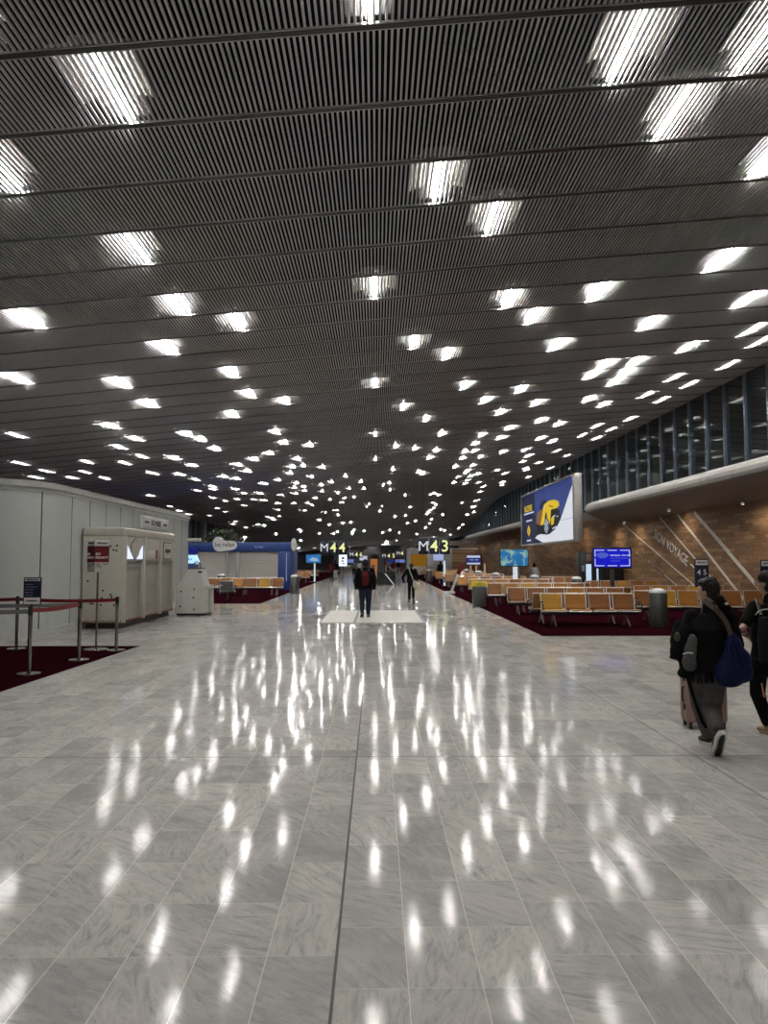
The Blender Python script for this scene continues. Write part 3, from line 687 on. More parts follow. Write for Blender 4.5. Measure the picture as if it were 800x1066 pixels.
r, f, w, zb, zt = screen_stand(326, 62, 318.5, 334.5, 577, 586.5, 'blue screen on a glowing white post left of the hanging M 44 sign', LITW, SKYB, (.1,), .06)
mb = MB(); zpoly(mb, [(-.4, zb + .25), (-.1, zb + .5), (.3, zb + .42), (.45, zb + .2), (.1, zb + .15)], -.008); mb.build('screen_picture', emit('pale_cloud', (.45, .65, .85), .8), r)
r, f, w, zb, zt = screen_stand(357, 74, 352.5, 362, 577, 590, 'white portrait screen totem under the hanging M 44 sign', DARKM, emit('white_screen', (.85, .92, 1.), 1.5), z=0)
mb = MB(); quad(mb, -.12, .12, zb + .75, zb + .95); quad(mb, -.18, .1, zb + .5, zb + .62); quad(mb, -.1, .2, zb + .25, zb + .35); mb.build('screen_picture', INK, r)
# glowing slim posts among the seats
for px, Y, zt_, l in ((463, 52, 1.75, 'slim white lit post standing at the carpet edge under the M 43 sign'), (505, 62, 1.5, 'slim copper lit post right of the small navy screen')):
    r = empty('light_post', (at(px, 600, Y).x, Y, .006), l, 'post')
    MB().bev(-.07, .07, -.05, .05, .02, zt_, .015).build('lit_panel', LITW if px == 463 else LITC, r); MB().bev(-.2, .2, -.15, .15, 0, .03, .008).build('base', DARKM, r)
# ------------------------------------------------------------------ vending machines and black cabinet
vm = empty('vending_machine', (10.75, 39.4, .006), 'dark vending machine with two tall glowing panels before the wood wall', 'machine')
MB().bev(0, .98, 0, .8, .05, 2.18, .02).build('cabinet', mat('navy_cabinet', (.015, .018, .03), .3), vm); MB().box(.04, .94, .05, .75, 0, .06).build('plinth', BLACKP, vm)
ICE = emit('ice_white_panel', (.65, .82, 1.), 1.1)
MB().bev(.28, .56, -.02, .01, .35, 1.58, .01).build('lit_panel', ICE, vm); MB().bev(.84, .93, -.02, .01, .35, 1.62, .01).build('lit_panel', ICE, vm); MB().bev(.62, .93, -.02, .01, 1.58, 1.68, .01).build('lit_panel', ICE, vm)
MB().bev(.05, .2, -.02, .01, 1.2, 1.5, .01).build('keypad', mat('grey_keypad', (.3, .3, .32), .4), vm)
MB().box(.32, .56, -.015, .01, 1.72, 2.1).build('picture_panel', mat('brown_picture', (.22, .13, .10), .5), vm)
MB().box(.60, .9, -.015, .01, 1.72, 2.1).build('picture_panel', mat('slate_picture', (.08, .09, .14), .5), vm)
bc = empty('black_cabinet', (11.78, 39.2, .006), 'tall plain black cabinet right of the glowing vending machine', 'cabinet')
MB().bev(0, 1.18, 0, 1.0, .04, 2.45, .015).build('body', BLACKP, bc); MB().bev(.03, .57, -.02, .01, .1, 2.4, .008).build('door', BLACKP, bc); MB().bev(.61, 1.15, -.02, .01, .1, 2.4, .008).build('door', BLACKP, bc)
MB().tube([(.52, -.02, 1.0), (.52, -.05, 1.02), (.52, -.05, 1.3), (.52, -.02, 1.32)], .012).build('handle', STEEL, bc); MB().box(.05, 1.13, .05, .95, 0, .05).build('plinth', BLACKP, bc)
# ------------------------------------------------------------------ billboard
XB = 11.2
ya, yb_ = 42.0, 57.6; z0, z1 = 2.82, 6.72
bb = empty('billboard', (XB, ya, 0), 'large lit billboard with a yellow car on navy and white', 'billboard')
FRM = mat('grey_billboard_frame', (.42, .41, .39), .4, .3)
L = yb_ - ya
MB().bev(.0, .42, 0, L, z0, z1, .03).build('case', FRM, bb)
fr = MB(); fr.bev(-.06, .02, 0, L, z0, z0 + .16, .02).bev(-.06, .02, 0, L, z1 - .14, z1, .02).bev(-.06, .02, 0, .3, z0, z1, .02).bev(-.06, .02, L - .25, L, z0, z1, .02)
fr.build('frame', FRM, bb)
MB().tube([(.4, 2, 4.6), (1.9, 2, 4.75)], .07).tube([(.4, L - 2, 4.6), (1.9, L - 2, 4.75)], .07).build('wall_bracket', DARKM, bb)
PW, PH = L - .55, z1 - z0 - .3; zp = z0 + .16
def bp2(mb, pts, lay):          # u from the far end (0) to the near end (1), v up
    q = [(yq, zq) for yq, zq in ((L - .25 - u * PW, zp + v * PH) for u, v in pts)]
    n_ = len(q); x_ = -.004 - .004 * lay
    mb.add([(x_, y_, z_) for y_, z_ in q] + [(x_ + .004, y_, z_) for y_, z_ in q], [tuple(range(n_)), tuple(range(n_, 2 * n_))[::-1]] + [(i, n_ + i, n_ + (i + 1) % n_, (i + 1) % n_) for i in range(n_)])
    return mb
ES = 1.0
def E_(nm, c, s=ES): return emit('ad_' + nm, c, s)
bp2(MB(), [(0, 0), (1, 0), (1, 1), (0, 1)], 0).build('poster_navy', E_('navy', (.007, .014, .055)), bb)
m, t, b = nt('ad_blue'); n = N(t); nz = n.noise(n.obj(), .35, 3)
bc_ = n.ramp(nz, [(.3, (.008, .018, .085)), (.7, (.022, .055, .25))]); n.link(bc_, b.inputs['Emission Color']); b.inputs['Emission Strength'].default_value = 1.; b.inputs['Base Color'].default_value = (.02, .04, .2, 1)
bp2(MB(), [(.30, 1), (1, 1), (1, .90), (.78, .35), (.33, .35)], 1).build('poster_blue', m, bb)
bp2(MB(), [(1, 0), (1, .90), (.80, .36), (.70, .20), (.46, .17), (.355, .145), (.31, .10), (.47, -.0)], 2).build('poster_white', E_('white', (.86, .88, .96)), bb)
bp2(MB(), [(.755, .345), (1, .345), (1, .337), (.755, .337)], 3).build('poster_line', E_('pale_line', (.45, .47, .55)), bb)
ell = lambda cu, cv, ru, rv, n_=28, a0=0, a1=2 * PI: [(cu + ru * math.cos(a0 + (a1 - a0) * k / n_), cv + rv * math.sin(a0 + (a1 - a0) * k / n_)) for k in range(n_)]
BLK = E_('black', (.006, .007, .012)); YEL = E_('yellow', (.86, .60, .025))
bp2(MB(), [(.335, .36), (.35, .52), (.42, .60), (.72, .58), (.79, .52), (.80, .36), (.755, .27), (.70, .20), (.60, .135), (.50, .145), (.40, .17), (.35, .17)], 4).build('car_shadow_body', BLK, bb)
bp2(MB(), ell(.50, .68, .085, .10), 4).build('dark_wheel_arc', E_('dusk', (.012, .018, .05)), bb)
bp2(MB(), [(.345, .38), (.36, .56), (.40, .60), (.475, .62), (.50, .38), (.46, .33), (.42, .33)], 5).build('car_side_window', E_('copper', (.26, .12, .04)), bb)
cbd = bp2(MB(), [(.435, .325), (.475, .52), (.485, .62), (.52, .70), (.60, .735), (.70, .725), (.775, .67), (.785, .60), (.74, .565), (.64, .565), (.625, .36), (.60, .30), (.565, .33), (.565, .50), (.548, .56), (.53, .50), (.51, .33)], 6).build('car_body', YEL, bb)
bp2(MB(), [(.645, .42), (.70, .425), (.685, .30), (.64, .285)], 6).build('car_bumper', YEL, cbd)
bp2(MB(), [(.60, .64), (.68, .60), (.685, .61), (.61, .655)], 7).build('car_bonnet_line', BLK, cbd)
bp2(MB(), ell(.553, .285, .052, .155), 7).build('car_tyre', BLK, bb); whl = bp2(MB(), ell(.553, .29, .040, .135), 8).build('car_wheel', E_('rim', (.20, .24, .36)), bb)
mb = MB()
for k in range(6):
    a = PI / 6 + k * PI / 3; bp2(mb, [(.553, .29), (.553 + .038 * math.cos(a - .16), .29 + .13 * math.sin(a - .16)), (.553 + .038 * math.cos(a + .16), .29 + .13 * math.sin(a + .16))], 9)
mb.build('wheel_spokes', E_('spoke', (.62, .66, .76)), whl)
bp2(bp2(MB(), [(.665, .44), (.72, .455), (.72, .435), (.665, .42)], 8), [(.74, .42), (.765, .44), (.76, .40)], 8).build('car_lamp', E_('lamp', (.75, .78, .85)), bb)
bp2(bp2(MB(), [(.665, .235), (.735, .26), (.735, .235), (.665, .21)], 8), [(.50, .615), (.512, .70), (.522, .61)], 8).build('car_badge', E_('lamp', (.75, .78, .85)), bb)
def bt(body, u, v, size, m_, lay=4, sx=1., bold=0): return text('lettering', body, size, m_, bb, face_west(-.006 - .004 * lay, L - .25 - u * PW, zp + v * PH), bold=bold, sx=sx)
bt('BLIZERE', .165, .715, .62, YEL, 4, 1.25, .006)
EW = E_('text_white', (.72, .78, .95))
bp2(MB(), [(.06, .635), (.29, .635), (.29, .605), (.06, .605)], 4).build('poster_text_bar', EW, bb); bp2(MB(), [(.11, .485), (.25, .485), (.25, .455), (.11, .455)], 4).build('poster_text_bar', EW, bb)
bp2(MB(), [(.17, .385), (.205, .29), (.205, .24), (.17, .145), (.135, .24), (.135, .29)], 4).build('poster_emblem', YEL, bb); bp2(bp2(MB(), ell(.17, .29, .008, .015), 5), ell(.17, .24, .008, .015), 5).build('poster_emblem_dots', BLK, bb)
bp2(MB(), [(.12, .085), (.22, .085), (.22, .05), (.12, .05)], 4).build('poster_text_bar', EW, bb)
# ------------------------------------------------------------------ hanging gate signs
NAVY = mat('navy_sign', (.006, .009, .03), .4)
GW = emit('gate_white', (.85, .88, .95), .95); GY = emit('gate_pale_yellow', (.95, .98, .42), 1.1)
def gate_sign(Y, xs, y0, y1, chars, label):
    a, c = at(xs[0][0], y0, Y), at(xs[-1][1], y1, Y); cx = (a.x + c.x) / 2
    r = empty('gate_sign', (cx, Y, c.z), label, 'sign'); hh = a.z - c.z
    for (p, q), ch in zip(xs, chars):
        u, v = at(p, y0, Y).x - cx, at(q, y0, Y).x - cx
        pn = MB().bev(u, v, 0, .25, 0, hh, .02).build('panel', NAVY, r)
        text('character', ch, hh * (.92 if ch == 'M' else 1.05), GW if ch == 'M' else GY, pn, face_cam((u + v) / 2, -.006, hh * .5), bold=0 if ch == 'M' else .012)
    w = c.x - a.x
    MB().bev(-w / 2, w / 2, .08, .16, hh, hh + .1, .01).build('top_bar', DARKM, r)
    for s in (-.35, .35): MB().tube([(s * w, .12, hh + .05), (s * w, .12, ceilz(cx, Y) + .3 - c.z)], .012, 6).build('hanging_rod', DARKM, r)
gate_sign(58, ((436, 446), (447.3, 457.3), (458.5, 468.5)), 561, 577, 'M43', 'large hanging navy gate sign reading M 43 above the seats on the right')
gate_sign(68, ((333.6, 342), (343, 351.3), (352.3, 360.6)), 564, 577, 'M44', 'hanging navy gate sign reading M 44 left of the red backpack walker')
gate_sign(98, ((364, 368.6), (369, 373.6), (374, 378)), 574.5, 580.5, 'M46', 'small distant gate sign reading M 46 above the man with red backpack')
gate_sign(104, ((398, 402), (403, 407), (408, 412)), 576, 581.5, 'M45', 'small distant gate sign above the dark walkway balustrade')
gate_sign(110, ((413, 416.5), (417, 420.5)), 573.5, 579, 'M4', 'tiny distant gate sign beside the far grey pillar')
# ------------------------------------------------------------------ numbered boarding signs on posts
def zone_sign(px0, px1, Y, ytop, body, label):
    a, c = at(px0, ytop, Y), at(px1, ytop, Y); w = c.x - a.x; zt = a.z
    r = empty('boarding_sign', ((a.x + c.x) / 2, Y, 0), label, 'sign')
    pn = MB().bev(-w / 2, w / 2, 0, .03, zt - .56, zt, .006).build('panel', NAVY, r)
    MB().box(-w / 2 + .02, w / 2 - .02, -.006, .01, zt - .12, zt - .02).build('header', WHITE, pn)
    text('lettering', 'AIRFRANCE', .038, NAVY, pn, face_cam(0, -.010, zt - .07), bold=.001)
    text('lettering', body, .155, WHITE, pn, face_cam(0, -.003, zt - .27), bold=.002)
    MB().tube([(0, .03, .02), (0, .03, zt - .5)], .02, 10).build('post', STEEL, r)
    MB().lathe([(.001, 0), (.17, 0), (.16, .012), (.03, .03), (.001, .03)], n=24).build('base', DARKM, r)
zone_sign(723.5, 738, 15, 582, '4 5', 'navy boarding sign reading 4 5 behind the head of the person with blue bag')
zone_sign(792, 806.5, 15, 583, '3 6', 'navy boarding sign with a 3 cut by the right picture edge')
# ------------------------------------------------------------------ queue barriers
BELT_R = mat('red_belt', (.20, .008, .012), .55); BELT_G = mat('grey_belt', (.20, .20, .20), .55)
def stanchion(px, py, label, z=.006):
    p = onfloor(px, py, z)
    r = empty('barrier_post', p, label, 'barrier', 'queue barrier posts')
    MB().lathe([(.001, .0), (.18, .0), (.178, .012), (.10, .022), (.035, .03), (.001, .03)], n=28).build('base', STEEL, r)
    MB().lathe([(.001, .02), (.032, .02), (.032, .94), (.001, .94)], n=18).build('post', STEEL, r)
    MB().lathe([(.001, .92), (.037, .92), (.037, 1.05), (.03, 1.06), (.001, 1.06)], n=18).build('belt_head', BLACKP, r)
    return r, p
s1, p1 = stanchion(30, 701.5, 'steel barrier post carrying the small navy notice')
s2, p2 = stanchion(82, 687, 'steel barrier post second from right at the front carpet edge')
s3, p3 = stanchion(121, 677, 'steel barrier post at the right end of the red belt')
s4, p4 = stanchion(17, 675.5, 'leaning steel barrier post behind the navy notice')
def belt(r, p, q, m_, z=1.0):
    a = Vector((0, 0, z)); c = Vector((q[0] - p.x, q[1] - p.y, z)); d = (c - a).normalized(); nn = Vector((-d.y, d.x, 0)) * .002
    mb = MB(); K = 8; pts = []
    for i in range(K + 1):
        t_ = i / K; sag = -.03 * 4 * t_ * (1 - t_); pts.append(a.lerp(c, t_) + Vector((0, 0, sag)))
    mb.sweep([(-1, -.034), (-1, .034), (1, .034), (1, -.034)], [(lambda u, v, pp=pp: tuple(pp + nn * u + Vector((0, 0, v)))) for pp in pts])
    return mb.build('belt', m_, r)
belt(s1, p1, p2, BELT_R); belt(s4, p4, p3, BELT_R, 1.0); belt(s4, p4, (p4.x - 3, p4.y - .05), BELT_R); belt(s1, p1, (p1.x - 3, p1.y + .1), BELT_G, .98); belt(s2, p2, (p2.x - 5, p2.y + .3), BELT_G, .985)
ns = empty('queue_notice', (p1.x + .02, p1.y, p1.z + 1.06), 'small navy airline notice clipped on top of a barrier post', 'sign')
MB().bev(-.14, .14, -.012, .012, .02, .46, .006).build('panel', NAVY, ns); MB().box(-.122, .122, -.017, -.008, .40, .445).build('header', WHITE, ns)
text('lettering', 'AIRFRANCE', .036, NAVY, ns, face_cam(0, -.020, .424), bold=.001)
PALEB = mat('pale_lettering', (.30, .32, .42), .5)
for i, s_ in enumerate(('Enregistrement', 'Merci de patienter ici', 'Please wait here', 'Bagages cabine', 'Cabin baggage')): text('lettering', s_, .022, PALEB, ns, face_cam(-.115, -.014, .35 - .042 * i), 'LEFT')
MB().box(-.125, .125, -.017, -.008, .035, .14).build('icon_panel', WHITE, ns)
ib = MB(); ib.box(-.07, .07, -.021, -.016, .075, .098); zpoly(ib, [(-.105, .087), (-.085, .105), (-.085, .068)], -.017); zpoly(ib, [(.105, .087), (.085, .105), (.085, .068)], -.017); ib.build('arrow_symbol', INK, ns)
MB().box(-.05, .05, -.0225, -.02, .083, .09).build('red_symbol', RED, ns); MB().lathe([(.001, -.001), (.03, -.001), (.025, .03), (.001, .03)], n=14).build('clip', BLACKP, ns)
# priority sign on a tall post
pp = onfloor(100, 676, .006)
ps = empty('priority_sign', pp, 'tall post with red and white boarding priority box sign', 'sign')
MB().lathe([(.001, 0), (.24, 0), (.235, .012), (.05, .03), (.001, .03)], n=28).build('base', STEEL, ps); MB().tube([(0, 0, .02), (0, 0, 1.62)], .021, 12).build('post', STEEL, ps)
RA = Matrix.Rotation(.85, 4, 'Z')
SR = mat('sign_red', (.14, .005, .010), .45); SW = mat('sign_offwhite', (.62, .62, .60), .45)
zb, zt = 1.55, 2.19; hw = .15
MB().bev(-hw, hw, -hw, hw, zb, zt, .012, 2, RA).build('box', SW, ps)
rb = MB(); rb.box(-hw - .003, hw + .003, -hw - .003, hw + .003, zb + .20, zt - .115, RA); rb.build('red_band', SR, ps)
FC = RA @ Matrix.Translation((0, -hw - .004, 0)) @ Matrix.Rotation(PI / 2, 4, 'X'); FL = RA @ Matrix.Translation((-hw - .004, 0, 0)) @ Matrix.Rotation(-PI / 2, 4, 'Z') @ Matrix.Rotation(PI / 2, 4, 'X')
for MM in (FC, FL):
    T = lambda x_, z_: MM @ Matrix.Translation((x_, z_, 0))
    text('lettering', 'SKY', .065, WHITE, ps, T(-.14, zb + .36), 'LEFT', bold=.002); text('lettering', 'PRIORITY', .065, WHITE, ps, T(-.14, zb + .29), 'LEFT', bold=.002)
    text('lettering', 'AIRFRANCE', .045, INK, ps, T(0, zt - .055), bold=.001)
    text('lettering', 'Business', .028, INK, ps, T(-.14, zb + .16), 'LEFT'); text('lettering', 'La Premiere', .028, INK, ps, T(-.14, zb + .115), 'LEFT'); text('lettering', 'Elite Plus', .028, INK, ps, T(.03, zb + .16), 'LEFT')
# ------------------------------------------------------------------ leaning red and white board
lb = empty('leaning_board', (at(457, 618, 40.5).x + .62, 40.3, .006), 'tall red and white A board leaning at the carpet edge', 'board')
Ml = Matrix.Rotation(.38, 4, 'Y')
MB().bev(-.07, .07, -.03, .03, .08, 1.15, .015, 2, Ml).build('white_panel', SW, lb); MB().bev(-.11, .11, -.035, .035, 1.1, 1.75, .02, 2, Ml).build('red_panel', SR, lb)
MB().bev(-.3, .22, -.2, .2, 0, .12, .02).build('foot', SW, lb); MB().tube([(.1, .15, .06), (.52, .06, 1.35)], .02).build('back_strut', DARKM, lb)
# ------------------------------------------------------------------ walkway balustrade in the middle distance
mw = empty('moving_walkway', (.73, 54, 0), 'dark walkway balustrade with a white light strip in mid hall', 'walkway')
DG = mat('dark_glass_panel', (.015, .018, .018), .15, 0, .6)
MB().box(-.68, .66, 0, 26, 0, .03).build('tread_plate', mat('black_rubber', (.01, .01, .01), .7), mw)
for s in (-.68, .60): MB().bev(s, s + .06, .0, 26, 0, 1.0, .02).build('balustrade', DG, mw); MB().tube([(s + .03, -.05, .95), (s + .03, .1, 1.04), (s + .03, 26, 1.04)], .04).build('handrail', BLACKP, mw)
MB().box(-.62, .6, .0, .05, .02, .95).build('front_gate', DG, mw)
MB().tube([(-.1, -.03, .83), (.52, -.03, .06)], .025, 6).build('light_strip', emit('strip_white', (.8, .82, .9), 1.), mw)
# ------------------------------------------------------------------ grey shop front and end shops
sf = empty('amber_shop', (0, 92, .006), 'grey shop front with glowing amber opening under the M 43 sign', 'shop')
GS = mat('shop_grey', (.42, .42, .42), .6)
MB().bev(7.0 - 3.2, 4.2, 0, 2, 0, 3.25, .02).bev(6.2, 12.6, 0, 2, 0, 3.25, .02).bev(4.15, 6.25, 0, 2, 2.5, 3.25, .02).build('facade', GS, sf)
MB().box(4.1, 6.3, 1.2, 1.3, .0, 2.6).build('amber_back_wall', emit('amber_interior', (.55, .26, .02), .42), sf); MB().bev(4.3, 6.2, .3, .8, 0, 1.0, .03).build('counter', mat('pale_counter', (.5, .47, .4), .5), sf)
MB().bev(7.0, 8.2, -.08, .02, 1.75, 2.55, .02).build('screen', emit('lilac_screen', (.45, .52, .85), 1.), sf); MB().bev(9.3, 12.5, -.1, .02, .1, 3.1, .02).build('wood_panel', WOOD, sf)
def end_shop(xa, xb, zt, m_, label, Y=126):
    r = empty('end_shop', (xa, Y, 0), label, 'shop'); w = xb - xa
    MB().bev(0, w, 0, 1, zt, zt + .7, .02).build('fascia', DARKW, r); MB().box(.05, w - .05, .9, 1, 0, zt).build('lit_back_wall', m_, r)
    MB().bev(0, .12, 0, 1, 0, zt, .01).build('jamb', DARKW, r); MB().bev(w - .12, w, 0, 1, 0, zt, .01).build('jamb', DARKW, r); MB().bev(.3, w * .6, .2, .6, 0, .95, .03).build('counter', GREYW, r)
end_shop(-1.1, .3, 2.0, emit('orange_shop', (.75, .28, .08), .6), 'small shop glowing orange at the far end of the hall')
end_shop(-6.4, -2.6, 2.0, emit('dim_shop', (.12, .12, .14), .25), 'dim grey shop left of the orange one at the far end')
end_shop(1.2, 4.8, 2.2, emit('dim_red_shop', (.16, .06, .05), .22), 'dim reddish shop right of the orange one at the far end')
for px, py, w, h_, c, l in ((378.5, 581, 1.2, .7, SCW, 'small white lit panel at the far end left of the orange shop'), (407, 584.5, 1.3, .5, NAVYS, 'small blue lit panel above the far reddish shop'), (417, 584, 1.4, .45, SCL, 'pale blue lit panel near the far right pillar'), (364, 584, 1.5, .5, SCL, 'pale blue lit panel left of the man with red backpack')):
    p = at(px, py, 118.5); r = empty('light_box', p, l, 'light box')
    MB().bev(-w / 2 - .05, w / 2 + .05, 0, .15, -h_ / 2 - .05, h_ / 2 + .05, .02).build('case', DARKM, r); MB().box(-w / 2, w / 2, -.01, .02, -h_ / 2, h_ / 2).build('lit_face', c, r); MB().tube([(0, .08, h_ / 2), (0, .08, ceilz(p.x, p.y) - p.z)], .03, 6).build('hanging_rod', DARKM, r)
# ------------------------------------------------------------------ indoor tree behind the kiosk
tr = empty('indoor_tree', (-11.6, 56, .006), 'dark leafy indoor tree rising behind the blue kiosk', 'tree')
MB().lathe([(.001, 0), (.55, 0), (.65, .8), (.58, .8), (.5, .72), (.001, .72)], n=20).build('planter', GREYW, tr); MB().tube([(0, 0, .7), (.05, 0, 1.6), (-.05, .05, 2.8), (0, 0, 3.6)], [.13, .11, .09, .05], 8).build('trunk', mat('bark', (.10, .07, .045), .9), tr)
mb = MB(); rr = random.Random(11)
for i in range(2600):
    a, u = rr.random() * 2 * PI, rr.random(); ph = math.acos(2 * rr.random() - 1); R_ = u ** (1 / 3)
    lump = .8 + .25 * math.sin(3 * a) * math.sin(2 * ph)
    c = Vector((1.35 * R_ * lump * math.sin(ph) * math.cos(a), 1.2 * R_ * lump * math.sin(ph) * math.sin(a), 3.35 + .95 * R_ * lump * math.cos(ph)))
    d = Vector((rr.uniform(-1, 1), rr.uniform(-1, 1), rr.uniform(-.7, .4))).normalized(); s_ = d.orthogonal().normalized() * .045; l_ = rr.uniform(.14, .24)
    mb.add([c, c + d * l_ * .5 + s_, c + d * l_, c + d * l_ * .5 - s_], [(0, 1, 2, 3)])
mb.build('foliage', mat('dark_leaf', (.018, .028, .010), .6, var=.3, vscale=3), tr)
# ------------------------------------------------------------------ people
SKIN = mat('skin', (.44, .27, .20), .5, var=.05); BLK_C = mat('black_cloth', (.0045, .0045, .005), .9, spec=.12, var=.25, vscale=14, bump=.3, bscale=40)
HAIR = mat('black_hair', (.006, .005, .0045), .55, spec=.25, var=.3, vscale=40, bump=.5, bscale=90); HAIRB = mat('brown_hair', (.035, .018, .01), .5, var=.3, vscale=40)
JEAN = mat('dark_jeans', (.012, .019, .038), .85, spec=.15, var=.15); GREYT = mat('grey_trousers', (.075, .072, .070), .9, spec=.15, var=.15, vscale=10, bump=.3, bscale=30)
RUBW = mat('white_sole', (.66, .64, .60), .6); SHOEB = mat('black_shoe', (.008, .008, .008), .6); SHOET = mat('tan_shoe', (.30, .20, .13), .7); WCL = mat('white_cloth', (.52, .51, .49), .8)
GREYC = mat('grey_cloth', (.10, .10, .11), .85); REDC = mat('dark_red_cloth', (.075, .008, .010), .85, spec=.15)
def ball(mb, c, r, n=14, M3=None):
    r = (r, r, r) if not hasattr(r, '__len__') else r; R_ = M3 or Matrix.Identity(3); c = Vector(c); vs = []; fs = []
    k = n // 2
    for i in range(k + 1):
        for j in range(n):
            th, ph = PI * i / k, 2 * PI * j / n
            vs.append(c + R_ @ Vector((r[0] * math.sin(th) * math.cos(ph), r[1] * math.sin(th) * math.sin(ph), r[2] * math.cos(th))))
    for i in range(k):
        for j in range(n): fs.append((i * n + j, i * n + (j + 1) % n, (i + 1) * n + (j + 1) % n, (i + 1) * n + j))
    mb.add(vs, fs, True)
def limb(mb, p, q, r0, r1, n=14):
    ball(mb, p, r0, n); ball(mb, q, r1, n); mb.tube([p, q], [r0, r1], n)
def loft(mb, secs, ax, ay, n=22):
    vs = []; fs = []
    for c, rx, ry in secs: vs += [Vector(c) + ax * rx * math.copysign(abs(math.cos(t)) ** .85, math.cos(t)) + ay * ry * math.copysign(abs(math.sin(t)) ** .85, math.sin(t)) for t in [2 * PI * k / n for k in range(n)]]
    for i in range(len(secs) - 1): fs += [(i * n + k, i * n + (k + 1) % n, (i + 1) * n + (k + 1) % n, (i + 1) * n + k) for k in range(n)]
    fs += [tuple(range(n))[::-1], tuple(range((len(secs) - 1) * n, len(secs) * n))]
    mb.add(vs, fs, True)
def blob(name, mb, m, parent=None, vox=.010, it=4, loc=None):
    """fuse overlapping volumes into one continuous smooth surface"""
    me = mb.mesh(name, m); o = bpy.data.objects.new('tmp', me); C.objects.link(o)
    md = o.modifiers.new('r', 'REMESH'); md.mode = 'VOXEL'; md.voxel_size = vox; md.use_smooth_shade = True
    if it:
        sm = o.modifiers.new('s', 'SMOOTH'); sm.iterations = it; sm.factor = .5
    out = bpy.data.meshes.new_from_object(o.evaluated_get(bpy.context.evaluated_depsgraph_get()))
    bpy.data.objects.remove(o); out.name = name; out.materials.clear(); out.materials.append(m)
    r = bpy.data.objects.new(name, out); C.objects.link(r)
    if parent: r.parent = parent
    if loc is not None: r.location = loc
    return r
def hand(mb, w, d, nrm, side):
    """palm + four unequal bent fingers + thumb; d = direction of the hand, nrm = palm normal, side = +1 thumb towards d x nrm"""
    d = d.normalized(); nrm = (nrm - d * nrm.dot(d)).normalized(); s_ = d.cross(nrm) * side
    R_ = Matrix((s_, nrm, d)).transposed()
    ball(mb, w + d * .05, (.040, .017, .052), 12, R_)
    for i, (off, ln) in enumerate(((.030, .070), (.010, .078), (-.011, .072), (-.031, .056))):
        a = w + d * .085 + s_ * off; b_ = a + d * ln * .5 + nrm * .006; c = b_ + d * ln * .34 + nrm * .024; e = c + d * ln * .10 + nrm * .022
        for p, q, r0, r1 in ((w + d * .05 + s_ * off * .7, a, .010, .0095), (a, b_, .0095, .009), (b_, c, .009, .008), (c, e, .008, .007)): limb(mb, p, q, r0, r1, 8)
    a = w + d * .025 + s_ * .03; b_ = a + d * .03 + s_ * .03 + nrm * .012; c = b_ + d * .032 + s_ * .006 + nrm * .012
    limb(mb, a, b_, .013, .011, 8); limb(mb, b_, c, .011, .008, 8)
def skeleton(h, stride=0., arm=(0., 0.), out=(.05, .05), bend=(.15, .15), wide=1., lead=1):
    """standing / walking figure facing +Y, feet at z=0; lead=+1 right foot forward"""
    J = {}
    J['pelvis'] = Vector((0, 0, .52 * h)); J['waist'] = Vector((0, .0, .62 * h)); J['chest'] = Vector((0, .01, .735 * h)); J['neck'] = Vector((0, -.005, .845 * h)); J['head'] = Vector((0, .02, .930 * h))
    for s, k in ((-1, 'L'), (1, 'R')):
        fw = stride * (1 if s * lead > 0 else -1); hip = Vector((s * .052 * h * wide, 0, .50 * h))
        foot = Vector((s * .050 * h, fw, .048 * h + (.02 * h if fw < 0 else 0)))
        J['hip' + k] = hip; J['ankle' + k] = foot
        mid = (hip + foot) / 2 + Vector((0, .03 * h + max(0, -fw) * .25, .015 * h)); J['knee' + k] = mid
        J['heel' + k] = Vector((foot.x, foot.y - .03 * h, .018 * h + (.05 * h if fw < 0 else 0))); J['toe' + k] = Vector((foot.x + s * .012 * h, foot.y + .095 * h, .014 * h))
        i = 0 if s < 0 else 1
        sh = Vector((s * .112 * h * wide, 0, .812 * h)); J['sh' + k] = sh
        el = sh + Vector((s * out[i], -.02 + arm[i] * .6, -.175 * h)); J['el' + k] = el
        J['wr' + k] = el + Vector((-s * out[i] * .3, .03 + arm[i] * .8 + bend[i] * .5, -.145 * h + bend[i] * .12))
    return J
